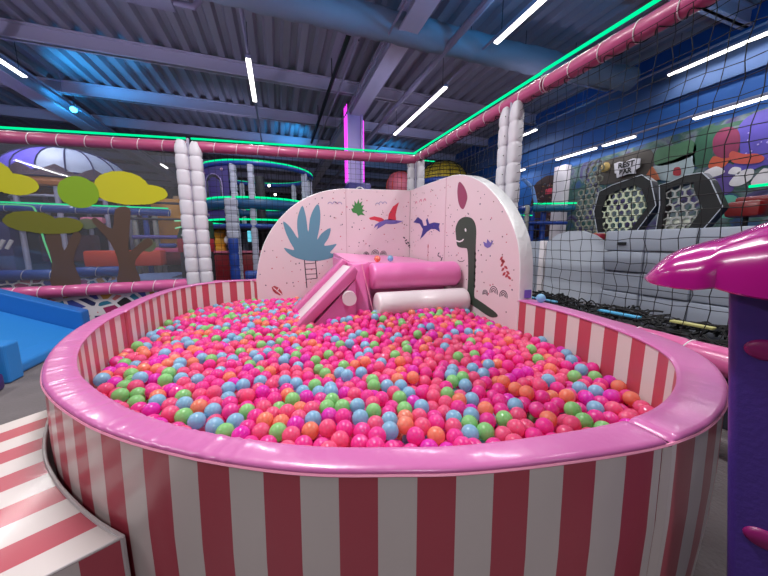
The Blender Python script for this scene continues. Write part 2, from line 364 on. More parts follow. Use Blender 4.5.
for (u, v0, v1, z, lab) in ((-0.36, -3, 27, 4.68, 'thin dark lamp conduit running down to the lamp left of the girder'),
                       (3.74, -4, 27, 4.68, 'thin grey lamp conduit linking the two central strip lamps'),
                       (3.05, -4, 27, 4.62, 'thick grey pipe running along the roof right of the steel girder'),
                       (1.93, 2.5, 27, 4.62, 'pale cable pipe running along the roof close beside the steel girder'),
                       (1.55, 5.8, 27, 4.75, 'thin dark pipe along the roof left of the steel girder'),
                       (-4.84, 0, 27, 4.68, 'lamp conduit on the left along the sloping steel girder'),
                       (7.6, 0, 27, 4.66, 'bluish lamp conduit leading to the longest strip lamp at right'),
                       (7.86, 0, 27, 3.63, 'lower lamp conduit along the blue wall')):
    r = 0.06 if abs(u - 3.05) < 0.1 else 0.022
    b = MB().tube([(u, v0, z), (u, v1, z)], r, 8)
    for vv in (2.9, 6.2, 10.2, 14.2, 18.2, 22.2, 26.5): b.tube([(u, vv, z), (u, vv, 5.32)] if z > 4 else [(u, vv, z), (8.2, vv, z)], 0.005, 4)
    tag(b.build('conduit', STEEL, smooth=True), lab, 'pipe')
# fabric air duct across the roof
t = thing('air_duct', 'wide pale fabric air duct crossing the roof, lit blue', 'air duct', (0, 5.2, 4.85))
b = MB(); pts = []; rad = []
for i in range(120):
    u = -9 + i * 0.14; pts.append((u, 5.36 - 0.01 * max(0, u - 3) ** 2, 4.80)); rad.append(0.27 + 0.012 * math.sin(i * 1.9) + 0.008 * math.sin(i * 0.7))
b.tube(pts, 0.22, 20, rad=[q_ * 0.85 for q_ in rad]).build('duct_sleeve', mat('duct_fabric', (128, 138, 150), 0.6, bump=0.5, bscale=4), t, True)
for i in range(0, 120, 9):
    p = pts[i]; MB().tube([(p[0], p[1], p[2] + 0.26), (p[0], p[1], 5.33)], 0.006, 5).build('hanger', DARK_STEEL, t)
# second smaller duct box and pipes near the roof
t = thing('roof_duct_box', 'flat grey ventilation box under the roof, beyond the first beam at upper left', 'air duct', (-2.2, 6.6, 5.1))
MB().soft((-2.3, 6.5, 5.12), (1.7, 0.30, 0.14), 0.02).build('box_body', STEEL, t, True)
MB().tube([(-1.45, 6.5, 5.12), (-1.15, 6.5, 5.12), (-1.05, 6.5, 5.25)], 0.05, 10).build('elbow_pipe', STEEL, t, True)
tag(MB().tube(catmull([(1.38, 5.75, 4.95), (1.38, 5.78, 4.86), (1.38, 5.95, 4.83), (1.36, 7.5, 4.82), (1.36, 12, 4.82)], 6), 0.045, 8).tube([(1.36, 7.5, 4.8), (1.36, 7.5, 5.34)], 0.01, 4).tube([(1.36, 10, 4.8), (1.36, 10, 5.34)], 0.01, 4).build('drain_pipe', BLACK, smooth=True),
    'black pipe bending down along the roof left of the steel girder', 'pipe')
# blue spotlight at left
t = thing('spotlight', 'small bright blue spotlight on the sloping girder at upper left', 'spotlight', (-4.95, 10.9, 4.66))
MB().tube([(-4.95, 10.9, 4.70), (-4.95, 10.9, 5.33)], 0.012, 6).build('bracket', DARK_STEEL, t)
MB().tube([(-4.95, 10.94, 4.66), (-4.95, 10.86, 4.66)], 0.06, 12).build('body', DARK_STEEL, t)
MB().sphere((-4.95, 10.84, 4.66), 0.075, 0, 2).build('lens', emission('blue_lamp', (60, 200, 255), 12), t, True)

# ------------------------------------------------------------------ ball pit outline
INNER_FRONT = [(-0.33, 4.45), (-0.62, 4.43), (-0.90, 4.25), (-1.07, 3.88), (-1.13, 3.33), (-1.105, 2.74), (-1.09, 2.44), (-1.03, 2.11),
               (-0.93, 1.79), (-0.785, 1.485), (-0.645, 1.283), (-0.50, 1.112), (-0.398, 1.01), (-0.272, 0.904), (-0.118, 0.80),
               (0.068, 0.70), (0.263, 0.629), (0.387, 0.59), (0.526, 0.562), (0.681, 0.540), (0.825, 0.525), (0.94, 0.522), (1.077, 0.535),
               (1.229, 0.573), (1.373, 0.63), (1.52, 0.71), (1.65, 0.81), (1.76, 0.95), (1.86, 1.16), (1.945, 1.47), (1.985, 1.8), (2.0, 2.1)]
dense = [Vector((p.x, p.y)) for p in catmull([(a, b, 0) for a, b in INNER_FRONT], 24)]
def width_at(p):
    if p.x < 0.4: return 0.078 + 0.016 * min(1, max(0, (-0.25 - p.x) / 0.4))
    return 0.078 + 0.065 * min(1, (p.x - 0.4) / 1.3) ** 1.3
def normals(pts):
    out = []
    for i, p in enumerate(pts):
        a = pts[max(0, i - 3)]; b_ = pts[min(len(pts) - 1, i + 3)]
        t_ = (b_ - a).normalized(); out.append(Vector((t_.y, -t_.x)))
    return out
nrm = normals(dense)
outer = [p - n * -1 * 0 for p, n in zip(dense, nrm)]
cen = Vector((0.45, 2.4))
outer = []
for p, n in zip(dense, nrm):
    if (p - cen).dot(n) < 0: n = -n
    outer.append(p + n * width_at(p))
# arc length on the outer curve, stripe zero at the boundary left of the front centre
arc = [0.0]
for i in range(1, len(outer)): arc.append(arc[-1] + (outer[i] - outer[i - 1]).length)
i0 = min(range(len(outer)), key=lambda i: (outer[i] - Vector((0.191, 0.595))).length)
A0 = arc[i0]; arc = [a - A0 for a in arc]
STRIPE = 0.0888
def at_arc(s):
    if s <= arc[0]: i = 0; f = 0
    elif s >= arc[-1]: i = len(arc) - 2; f = 1
    else:
        import bisect
        i = bisect.bisect_right(arc, s) - 1; f = (s - arc[i]) / max(1e-9, arc[i + 1] - arc[i])
    return dense[i].lerp(dense[i + 1], f), outer[i].lerp(outer[i + 1], f)
def arc_near(pt, curve):
    i = min(range(len(curve)), key=lambda i: (curve[i] - Vector(pt)).length); return arc[i]
RIM = 0.65
SEAMS = [arc[0], arc_near((-1.105, 2.73), dense), arc_near((0.93, 0.52), dense), arc[-1]]
pit = thing('ball_pit', 'big round padded ball pit with pink rim and rose and white striped walls', 'ball pit', (0.45, 2.3, 0))
SUB = 6
def stations(s0, s1):
    k0 = math.floor(s0 / STRIPE * SUB) + 1; k1 = math.ceil(s1 / STRIPE * SUB) - 1
    ss = [s0] + [k * STRIPE / SUB for k in range(k0, k1 + 1)] + [s1]
    return [s for i, s in enumerate(ss) if i == 0 or s - ss[i - 1] > 1e-4]
import bisect
iarc = [0.0]
for i in range(1, len(dense)): iarc.append(iarc[-1] + (dense[i] - dense[i - 1]).length)
for q in range(3):
    s0, s1 = SEAMS[q], SEAMS[q + 1]; g = 0.004
    st = stations(s0 + g, s1 - g)
    # striped padded wall: outer and inner face carry their own stripes
    zs = [0.0, 0.2, 0.4, 0.58, 0.638]
    def face_rows(sts, which):
        out = []
        for s in sts:
            pi_, po = at_arc(s); d = (po - pi_).normalized()
            ed = min(1.0, max(0.0, min(s - s0, s1 - s)) / 0.03); pin = (1 - ed) ** 2 * 0.018
            if which: out.append([(*(po - d * (0.003 + pin - 0.010 * math.sin(z / 0.638 * PI))), z) for z in zs])
            else: out.append([(*(pi_ + d * (0.004 + pin)), z) for z in zs])
        return out
    b = MB(); ro = face_rows(st, True)
    n = len(zs)
    for i in range(len(st) - 1):
        mi = math.floor((st[i] + st[i + 1]) / 2 / STRIPE) % 2       # 0 -> white, 1 -> rose
        b.add(ro[i] + ro[i + 1], [(k, k + 1, n + k + 1, n + k) for k in range(n - 1)], mi)
    wi = 0.086 if q < 2 else 0.107
    def inner_len(s):       # arc length along the inner face up to station s
        i = min(len(iarc) - 1, max(0, bisect.bisect_left(arc, s))); return iarc[i]
    l0, l1 = inner_len(s0 + g), inner_len(s1 - g); ist = []; m_ = max(1, round((l1 - l0) / wi * SUB))
    for k in range(m_ + 1):
        L_ = l0 + (l1 - l0) * k / m_; i = min(len(iarc) - 2, max(0, bisect.bisect_right(iarc, L_) - 1)); f = (L_ - iarc[i]) / max(1e-9, iarc[i + 1] - iarc[i])
        ist.append(arc[i] + (arc[i + 1] - arc[i]) * min(1, f))
    ri = face_rows(ist, False)
    for i in range(m_):
        mi = 1 if ((m_ - 1 - i) // SUB) % 2 == 0 else 0
        b.add(ri[i] + ri[i + 1], [(k, k + 1, n + k + 1, n + k) for k in range(n - 1)], mi)
    for e in (0, -1):
        b.add(ro[e] + ri[e], [(k, k + 1, n + k + 1, n + k) for k in range(n - 1)], 1)
    b.build('striped_wall', [WHITE, RED], pit, True, 50, fix=False)
    # pink rim pad
    b = MB(); rows = []
    fine = stations(s0 + g, s1 - g)
    rnd = random.Random(q)
    for i, s in enumerate(fine):
        pi_, po = at_arc(s); d = (po - pi_); wd = d.length; d.normalize()
        ed = min(1.0, min(s - s0, s1 - s) / 0.028); dip = (1 - math.sqrt(max(0, 1 - (1 - ed) ** 2))) * 0.028
        wr = 0.0020 * math.sin(s * 170 + 2 * math.sin(s * 37)) * (1.0 if s < -0.35 else 0.12)
        row = []
        for (fr, z) in ((0.002, 0.637), (-0.003, 0.638), (-0.003, 0.645), (0.004, 0.6490), (0.014, 0.6512), (wd - 0.014, 0.6512), (wd - 0.004, 0.6490), (wd + 0.001, 0.645), (wd + 0.002, 0.641), (wd + 0.001, 0.638), (wd - 0.01, 0.637)):
            top = z > 0.64
            row.append((*(pi_ + d * fr), z + (wr - dip if top else -dip * 0.05)))
        rows.append(row)
    b.grid([r + [r[0]] for r in rows])
    b.f.append(tuple(range(11))); b.m.append(0)
    m_ = (len(rows) - 1) * 12; b.f.append(tuple(m_ + k for k in range(11))); b.m.append(0)
    b.build('rim_pad', PINK_RIM, pit, True, 60)
# welt along the outer top edge of the striped wall
b = MB(); b.tube([(*(at_arc(s)[1] + (at_arc(s)[1] - at_arc(s)[0]).normalized() * 0.002), 0.6365) for s in stations(SEAMS[0] + 0.01, SEAMS[3] - 0.01)], 0.004, 5)
b.build('piping', mat('pink_piping', (235, 150, 180), 0.4), pit, True)
b = MB(); fl_ = [(p.x, p.y) for p in dense[::6]] + [(2.0, 4.45)]
b.prism(fl_, lambda a, c, t: (a, c, 0.02 + 0.10 * t)).build('pit_base', mat('pit_base_pink', (205, 110, 140), 0.6), pit)
# low back walls of the pit hidden behind the printed panels
MB().box((0.85, 4.535, 0.31), (2.5, 0.14, 0.62)).build('back_wall', RED, pit)

# ------------------------------------------------------------------ printed end panels
PANEL = mat('panel_pinkwhite', (218, 194, 201), 0.42, coat=0.15, bump=0.15, bscale=4)
PANEL_SIDE = mat('panel_side_white', (228, 226, 228), 0.36, coat=0.3, bump=0.6, bscale=16)
LP = [(-0.30, 0.13), (-0.305, 0.64), (-0.262, 0.893), (-0.177, 1.15), (-0.023, 1.407), (0.183, 1.628), (0.39, 1.771), (0.599, 1.863), (0.813, 1.915), (0.99, 1.935), (1.994, 1.965), (1.994, 0.13)]
RP = [(2.075, 0.13), (2.075, 0.62), (2.095, 0.985), (2.165, 1.229), (2.335, 1.481), (2.50, 1.640), (2.68, 1.765), (2.90, 1.870), (3.15, 1.935), (3.40, 1.955), (3.85, 1.965), (4.60, 1.968), (4.60, 0.13)]
def smooth_outline(P, a, b_):
    mid = [(p.x, p.y) for p in catmull([(x, y, 0) for x, y in P[a:b_]], 5)]
    return P[:a] + mid + P[b_:]
LPs = smooth_outline(LP, 1, 10); RPs = smooth_outline(RP, 1, 11)
pl = thing('palm_panel', 'pale pink padded panel with a blue palm tree print behind the slide', 'padded panel', (0.8, 4.5, 0))
pr_ = thing('dinosaur_panel', 'pale pink padded panel with a dark green long-necked dinosaur print, right of the rolls', 'padded panel', (2.05, 3.4, 0))
def inset(fn, P, steps, mi_face, mi_side, b):
    """padded slab: outline P swept through steps (t, inset)"""
    c = Vector((sum(p[0] for p in P) / len(P), sum(p[1] for p in P) / len(P)))
    rings = []
    for t, ins in steps:
        ring = []
        for i, p in enumerate(P):
            a = Vector(P[i - 1]); d_ = Vector(P[(i + 1) % len(P)]); tt = (d_ - a).normalized(); nn = Vector((tt.y, -tt.x))
            if (Vector(p) - c).dot(nn) > 0: nn = -nn
            q_ = Vector(p) + nn * ins; ring.append(fn(q_.x, q_.y, t))
        rings.append(ring)
    n = len(P); base = len(b.v)
    for r in rings: b.v.extend(r)
    for i in range(len(rings) - 1):
        for k in range(n): b.f.append((base + i * n + k, base + i * n + (k + 1) % n, base + (i + 1) * n + (k + 1) % n, base + (i + 1) * n + k)); b.m.append(mi_side)
    b.f.append(tuple(base + k for k in range(n))); b.m.append(mi_face)
    b.f.append(tuple(base + (len(rings) - 1) * n + k for k in range(n))[::-1]); b.m.append(mi_side)
    return b
STEPS = ((0, 0.008), (0.004, 0.002), (0.012, 0.0), (0.12, 0.0), (0.128, 0.004), (0.13, 0.01))
inset(lambda a, z, t: (a, 4.45 + t, z), LPs, STEPS, 0, 1, MB()).build('padding', [PANEL, PANEL_SIDE], pl, True, 30)
inset(lambda a, z, t: (2.0 + t * 1.15, a, z), RPs, STEPS, 0, 1, MB()).build('padding', [PANEL, PANEL_SIDE], pr_, True, 30)
# sewn seams
seam = mat('panel_seam', (196, 160, 172), 0.5)
MB().tube([(0.97, 4.449, 0.35), (0.97, 4.449, 1.928)], 0.004, 5).build('seam', seam, pl)
MB().tube([(1.999, 3.38, 0.35), (1.999, 3.38, 1.95)], 0.004, 5).build('seam', seam, pr_)
MB().soft((2.085, 2.068, 0.70), (0.075, 0.006, 0.075), 0.002).build('label_patch', mat('tag_violet', (118, 96, 190), 0.5), pr_)
# prints: thin applied shapes
def print_l(name, polys, m):
    b = MB()
    for P in polys: b.prism(P, lambda a, z, t: (a, 4.4515 - 0.003 * t, z))
    return b.build(name, m, pl)
def print_r(name, polys, m):
    b = MB()
    for P in polys: b.prism(P, lambda a, z, t: (2.0015 - 0.003 * t, a, z))
    return b.build(name, m, pr_)
def stroke(p, q, wd):
    d = (Vector(q) - Vector(p)).normalized(); n = Vector((-d.y, d.x)) * wd / 2
    return [tuple(Vector(p) + n), tuple(Vector(q) + n), tuple(Vector(q) - n), tuple(Vector(p) - n)]
def arcband(c, r, wd, n=10, a0=0, a1=PI):
    o_ = [(c[0] + r * math.cos(a0 + (a1 - a0) * i / n), c[1] + r * math.sin(a0 + (a1 - a0) * i / n)) for i in range(n + 1)]
    i_ = [(c[0] + (r - wd) * math.cos(a0 + (a1 - a0) * i / n), c[1] + (r - wd) * math.sin(a0 + (a1 - a0) * i / n)) for i in range(n + 1)]
    return [[o_[i], o_[i + 1], i_[i + 1], i_[i]] for i in range(n)]
def leaf(c, L, wd, ang, n=6):
    up = [(-L / 2 + L * i / n, wd / 2 * math.sin(PI * i / n)) for i in range(n + 1)]
    P = up + [(x, -y) for x, y in up[-2:0:-1]]
    ca, sa = math.cos(ang), math.sin(ang)
    return [(c[0] + x * ca - y * sa, c[1] + x * sa + y * ca) for x, y in P]
INK = mat('print_ink', (58, 46, 62), 0.5)
print_l('palm_leaves_print', [[(p.x, p.y) for p in catmull([(a, z, 0) for a, z in PALM], 3, True)]], mat('print_blue', (92, 138, 160), 0.5))
print_l('ladder_print', [stroke(a, c, 0.014 if i < 2 else 0.010) for i, (a, c) in enumerate(LADDER)], INK)
print_l('oval_leaf_print', [REDOVAL], mat('print_red', (170, 62, 70), 0.5))
MB().add([], []); 
b = MB()
for P in (stroke((-0.09, 0.53), (0.015, 0.425), 0.012), stroke((-0.045, 0.47), (-0.02, 0.515), 0.012)): b.prism(P, lambda a, z, t: (a, 4.449 - 0.003 * t, z))
b.build('leaf_vein_print', SEAM_WHITE, pl)
print_l('fern_print', [FERN], mat('print_green', (62, 128, 66), 0.5))
print_l('flying_reptile_body_print', [PTER], mat('print_violet', (108, 96, 168), 0.5))
print_l('flying_reptile_wing_print', [PTERWING, PTERHEAD], mat('print_crimson', (200, 52, 72), 0.5))
print_l('cloud_print', sum([arcband(c, r, 0.011, 8) for c, r in CLOUDS_L], []), mat('print_lilac', (150, 140, 180), 0.5))
for c, r in RAIN_L: print_l('rainbow_print', sum([arcband(c, r * k, 0.009, 10, -0.3, PI + 0.3) for k in (1.0, 0.62, 0.3)], []), INK)
print_l('sprig_print', [leaf(c, 0.055, 0.024, 0.6 if i % 2 else -0.6) for i, c in enumerate(SPRIG)], INK)
print_r('winged_reptile_print', [BAT], mat('print_navy', (48, 48, 132), 0.5))
print_r('oval_leaf_print', [[(p.x, p.y) for p in catmull([(a, z, 0) for a, z in LEAF], 3, True)]], mat('print_plum', (142, 58, 92), 0.5))
print_r('dinosaur_print', [[(p.x, p.y) for p in catmull([(a, z, 0) for a, z in DINO], 3, True)]], mat('print_dinogreen', (52, 66, 56), 0.55))
b = MB()
for P in (DINOEYE, DINOMOUTH): b.prism(P, lambda a, z, t: (1.9985 - 0.004 * t, a, z))
b.build('dinosaur_face_print', SEAM_WHITE, pr_)
print_r('spike_print', [leaf(c, 0.05, 0.035, PI / 2) for c in SPIKES], BLACK)
print_r('tulip_print', [PURPLEF], mat('print_violet', (108, 96, 168), 0.5))
print_r('red_fern_print', [leaf(c, 0.055, 0.026, (0.5 if i % 2 else 2.4)) for i, c in enumerate(REDFERN)], mat('print_red', (170, 62, 70), 0.5))
for c, r in RAIN_R: print_r('rainbow_print', sum([arcband(c, r * k, 0.008, 10, -0.3, PI + 0.3) for k in (1.0, 0.66, 0.33)], []), INK)
print_r('cloud_print', sum([arcband(c, r, 0.016, 8) for c, r in CLOUDS_R], []), mat('print_rose', (205, 110, 140), 0.5))
print_r('sprig_print', [leaf(c, 0.05, 0.022, 0.6 if i % 2 else -0.6) for i, c in enumerate(SPRIG_R)], INK)
print_r('stem_print', [stroke(REDSTEM[0], REDSTEM[1], 0.008), leaf((REDSTEM[0][0], REDSTEM[0][1] + 0.02), 0.07, 0.03, PI / 2)], mat('print_red', (170, 62, 70), 0.5))
print_r('smile_print', [stroke(SMILE[i], SMILE[i + 1], 0.008) for i in range(3)], INK)
rd = random.Random(4)
dl = [[], [], []]; dr = [[], [], []]
def inside(P, x, y):
    c = False
    for i in range(len(P)):
        x1, y1 = P[i - 1]; x2, y2 = P[i]
        if (y1 > y) != (y2 > y) and x < (x2 - x1) * (y - y1) / (y2 - y1) + x1: c = not c
    return c
def dot(x, y, r): return [(x + r * math.cos(k * PI / 3), y + r * math.sin(k * PI / 3)) for k in range(6)]
for _ in range(170):
    x, y = rd.uniform(-0.28, 1.97), rd.uniform(0.45, 1.93)
    if inside(LPs, x, y) and inside(LPs, x - 0.03, y + 0.03) and not inside(PALM, x, y): dl[rd.randrange(3)].append(dot(x, y, rd.uniform(0.006, 0.011)))
for _ in range(190):
    x, y = rd.uniform(2.1, 4.4), rd.uniform(0.5, 1.93)
    if inside(RPs, x, y) and inside(RPs, x - 0.03, y + 0.03) and not inside(DINO, x, y) and not inside(LEAF, x, y): dr[rd.randrange(3)].append(dot(x, y, rd.uniform(0.006, 0.010)))
DC = [mat('dot_brown', (120, 90, 90), 0.6), mat('dot_rose', (190, 90, 110), 0.6), mat('dot_slate', (92, 86, 110), 0.6)]
for i in range(3): print_l('speckle_print', dl[i], DC[i])['kind'] = 'stuff'; print_r('speckle_print', dr[i], DC[i])['kind'] = 'stuff'

# ------------------------------------------------------------------ soft play pieces inside the pit
sl = thing('toddler_slide', 'short steep soft slide with pink side rails and a white chute', 'slide', (0.45, 3.2, 0.3))
SPINK = mat('slide_pink', (230, 122, 184), 0.32, coat=0.3, bump=0.1, bscale=7)
SPINK2 = mat('slide_deep_pink', (206, 100, 156), 0.32, coat=0.3, bump=0.1, bscale=7)
SWHITE = mat('slide_white', (228, 216, 220), 0.32, coat=0.3, bump=0.08, bscale=7)
def sl_board(v0, v1, dz, th, m, name):
    # a sloped slab between (u=.08,z=.33) and (u=.72,z=.93)
    P = [(0.06, 0.30 + dz), (0.70, 0.925 + dz), (0.745, 0.88 + dz), (0.70 + th * 0.2, 0.80), (0.13, 0.24)]
    b = MB(); b.prism(P, lambda a, z, t: (a, v0 + (v1 - v0) * t, z))
    o = b.build(name, m, sl)
    mo = o.modifiers.new('bevel', 'BEVEL'); mo.width = 0.018; mo.segments = 3; mo.limit_method = 'ANGLE'
    me = o.data; me.polygons.foreach_set('use_smooth', [True] * len(me.polygons))
    return o
sl_board(2.90, 3.02, 0.0, 0.1, SPINK2, 'side_rail'); sl_board(3.40, 3.56, 0.05, 0.1, SPINK2, 'side_rail')
sl_board(3.02, 3.40, -0.012, 0.1, SWHITE, 'chute')
b = MB(); b.prism([(0.16, 0.12), (0.16, 0.22), (0.72, 0.78), (0.72, 0.12)], lambda a, z, t: (a, 2.93 + 0.60 * t, z)); b.build('base_wedge', SPINK, sl)
pt = thing('play_platform', 'pink soft platform between the slide and the two rolls', 'soft play block', (0.9, 3.6, 0.13))
b = MB()
# faceted front: apex edge leans back to the top
A_ = [(0.735, 3.02, 0.13), (0.92, 2.94, 0.13), (0.96, 3.2, 0.13), (0.96, 4.42, 0.13), (0.735, 4.42, 0.13)]
B_ = [(0.745, 3.12, 0.925), (0.82, 3.06, 0.935), (0.94, 3.2, 0.935), (0.96, 4.40, 0.955), (0.745, 4.40, 0.955)]
b.add(A_ + B_, [(0, 1, 2, 3, 4), (9, 8, 7, 6, 5)] + [(i, (i + 1) % 5, 5 + (i + 1) % 5, 5 + i) for i in range(5)])
o = b.build('block', SPINK, pt); mo = o.modifiers.new('bevel', 'BEVEL'); mo.width = 0.015; mo.segments = 3
b = MB(); b.soft((1.46, 3.83, 0.49), (0.98, 1.16, 0.72), 0.04); b.build('landing_block', SPINK, pt, True)
b = MB(); b.add([(0.76, 3.35, 0.94), (1.95, 3.30, 0.89), (1.95, 4.42, 0.93), (0.76, 4.42, 1.01), (0.76, 3.35, 0.86), (1.95, 3.30, 0.86), (1.95, 4.42, 0.86), (0.76, 4.42, 0.86)],
               [(0, 1, 2, 3), (7, 6, 5, 4), (0, 4, 5, 1), (1, 5, 6, 2), (2, 6, 7, 3), (3, 7, 4, 0)]); b.build('landing_mat', mat('mat_pale_pink', (228, 140, 190), 0.4, coat=0.2, bump=0.1, bscale=7), pt)
b = MB(); b.tube([(0.66, 3.0, 0.61), (0.635, 2.83, 0.61)], 0.070, 28); b.build('round_peg', SWHITE, sl, True)
b = MB(); b.tube([(0.82, 3.055, 0.935), (0.918, 2.935, 0.40)], 0.005, 6); b.build('seam_piping', mat('pink_piping', (235, 150, 180), 0.4), pt)
def roll(name, label, u0, u1, v0, v1, z, r, m):
    pts = []; rad = []
    for t, k in ((0, 0.80), (0.006, 0.93), (0.02, 0.99), (0.05, 1), (0.35, 1), (0.65, 1), (0.95, 1), (0.98, 0.985), (0.994, 0.93), (1, 0.80)):
        pts.append((u0 + (u1 - u0) * t, v0 + (v1 - v0) * t, z)); rad.append(r * k)
    o = MB().tube(pts, r, 36, rad=rad).build(name, m, smooth=True, angle=60)
    return tag(o, label, 'soft roll')
roll('pink_soft_roll', 'thick pink vinyl roll lying above the white roll', 0.93, 1.96, 3.09, 3.05, 0.795, 0.145, SPINK)
roll('white_soft_roll', 'long white vinyl roll half sunk in the balls, below the pink roll', 0.92, 1.97, 2.87, 2.86, 0.515, 0.135, SWHITE)
b = MB(); b.add([(1.995, 2.30, 0.30), (1.995, 3.0, 0.30), (1.995, 2.95, 0.50), (1.995, 2.72, 0.47), (1.96, 2.3, 0.30), (1.96, 3.0, 0.30), (1.97, 2.95, 0.50), (1.97, 2.72, 0.47)], [(0, 1, 2, 3), (7, 6, 5, 4), (0, 4, 5, 1), (1, 5, 6, 2), (2, 6, 7, 3), (3, 7, 4, 0)])

# ------------------------------------------------------------------ the balls
BR = 0.0375
def ball_mat(name, rgb):
    m = bpy.data.materials.new(name); m.use_nodes = True; nt = m.node_tree; b = nt.nodes['Principled BSDF']
    c = s2l(rgb)
    b.inputs['Base Color'].default_value = (*c, 1); b.inputs['Roughness'].default_value = 0.22; b.inputs['Coat Weight'].default_value = 1.0; b.inputs['Coat Roughness'].default_value = 0.04
    b.inputs['Specular IOR Level'].default_value = 0.6
    tr = nt.nodes.new('ShaderNodeBsdfTranslucent'); tr.inputs[0].default_value = (*[min(1, x * 1.05) for x in c], 1)
    mx = nt.nodes.new('ShaderNodeMixShader'); mx.inputs[0].default_value = BALL_TRANSLUCENCY
    out = nt.nodes['Material Output']
    nt.links.new(b.outputs[0], mx.inputs[1]); nt.links.new(tr.outputs[0], mx.inputs[2])
    tp = nt.nodes.new('ShaderNodeBsdfTransparent'); tp.inputs[0].default_value = (*[x ** 0.5 for x in c], 1); m2 = nt.nodes.new('ShaderNodeMixShader'); lw = nt.nodes.new('ShaderNodeLayerWeight'); lw.inputs[0].default_value = 0.35
    mr = nt.nodes.new('ShaderNodeMapRange'); mr.inputs[3].default_value = 0.24; mr.inputs[4].default_value = 0.0; nt.links.new(lw.outputs['Facing'], mr.inputs[0])
    nt.links.new(mr.outputs[0], m2.inputs[0]); nt.links.new(mx.outputs[0], m2.inputs[1]); nt.links.new(tp.outputs[0], m2.inputs[2]); nt.links.new(m2.outputs[0], out.inputs[0])
    return m
BALL_TRANSLUCENCY = 0.32
KINDS = {'P': ('hot pink', (255, 70, 176)), 'C': ('coral red', (255, 104, 156)), 'M': ('magenta', (246, 58, 206)),
         'O': ('orange', (255, 152, 124)), 'B': ('pale blue', (158, 210, 240)), 'G': ('green', (158, 226, 146))}
KEYS = 'PCMOBG'
BM = [ball_mat('ball_' + KINDS[k][0].replace(' ', '_'), KINDS[k][1]) for k in KEYS]
rng = np.random.default_rng(11)
poly = np.array([(p.x, p.y) for p in dense[::4]] + [(2.0, 2.1 + 0.1 * i) for i in range(1, 24)] + [(2.0 - 0.1 * i, 4.45) for i in range(24)])
pa, pb = poly, np.roll(poly, -1, axis=0)
def inside_np(q):
    x, y = q[:, 0:1], q[:, 1:2]
    x1, y1, x2, y2 = pa[:, 0], pa[:, 1], pb[:, 0], pb[:, 1]
    cr = ((y1 > y) != (y2 > y)) & (x < (x2 - x1) * (y - y1) / (y2 - y1 + 1e-12) + x1)
    return (cr.sum(1) % 2) == 1
def edge(q):
    d = pb - pa; L = (d ** 2).sum(1) + 1e-12
    t = np.clip(((q[:, None, :] - pa) * d).sum(2) / L, 0, 1)
    c = pa + t[:, :, None] * d; r = q[:, None, :] - c; dist = np.sqrt((r ** 2).sum(2)); i = dist.argmin(1); k = np.arange(len(q))
    return dist[k, i], c[k, i]
def blocked(q):    # where slide, platform and rolls fill the pit
    x, y = q[:, 0], q[:, 1]
    return ((x > 0.28) & (x < 0.76) & (y > 2.87) & (y < 3.60)) | ((x > 0.70) & (y > 2.90)) | ((x > 0.92) & (y > 2.78))
ZT = 0.345
Ptop = []; Ctop = []
for w_ in BALL_SPOTS.split():
    a, c = w_[1:].split(','); p = (int(a) / 100 + rng.uniform(-.004, .004), int(c) / 100 + rng.uniform(-.004, .004))
    Ptop.append(p); Ctop.append(w_[0])
Ptop = np.array(Ptop); e_, _ = edge(Ptop)
ok = inside_np(Ptop) & ~blocked(Ptop); Ptop = Ptop[ok]; Ctop = [c for c, k in zip(Ctop, ok) if k]
nseed = len(Ptop)
def fill(base, dmin, tries):
    cand = rng.uniform((-1.15, 0.5), (2.02, 4.47), (tries, 2)); cand = cand[inside_np(cand) & ~blocked(cand)]
    e_, _ = edge(cand); cand = cand[e_ > BR * 0.97]
    cell = {}; cs = 0.08; pts = [tuple(p) for p in base]
    for p in pts: cell.setdefault((int(p[0] // cs), int(p[1] // cs)), []).append(p)
    out = []
    for p in cand:
        i, j = int(p[0] // cs), int(p[1] // cs); good = True
        for a in (-1, 0, 1):
            for c in (-1, 0, 1):
                for q in cell.get((i + a, j + c), ()):
                    if (q[0] - p[0]) ** 2 + (q[1] - p[1]) ** 2 < dmin * dmin: good = False; break
                if not good: break
            if not good: break
        if good: cell.setdefault((i, j), []).append(tuple(p)); out.append(p)
    return np.array(out)
add_ = fill(Ptop, 0.0590, 60000)
def pick(p):
    r = rng.random(); far = min(1, max(0, (p[1] - 1.6) / 1.2)); mm = 0.05 + 0.22 * far
    if r < mm: return rng.choice(list('BGGOBO')) if far > 0.1 else rng.choice(list('OGBOG'))
    return rng.choice(list('PPPPPCCCCM'))
Ctop += [str(pick(p)) for p in add_]
L2 = fill(np.zeros((0, 2)), 0.064, 40000); L3 = fill(np.zeros((0, 2)), 0.072, 20000)
n1 = len(Ctop)
P3 = np.vstack([np.c_[Ptop, ZT + 0.008 + rng.uniform(0, .010, nseed)], np.c_[add_, ZT + rng.uniform(-.022, .016, len(add_))],
                np.c_[L2, ZT - 0.060 + rng.uniform(-.01, .01, len(L2))], np.c_[L3, ZT - 0.115 + rng.uniform(-.01, .01, len(L3))]])
C3 = Ctop + [str(rng.choice(list('PPPPCCCCMOBG'))) for _ in range(len(L2) + len(L3))]
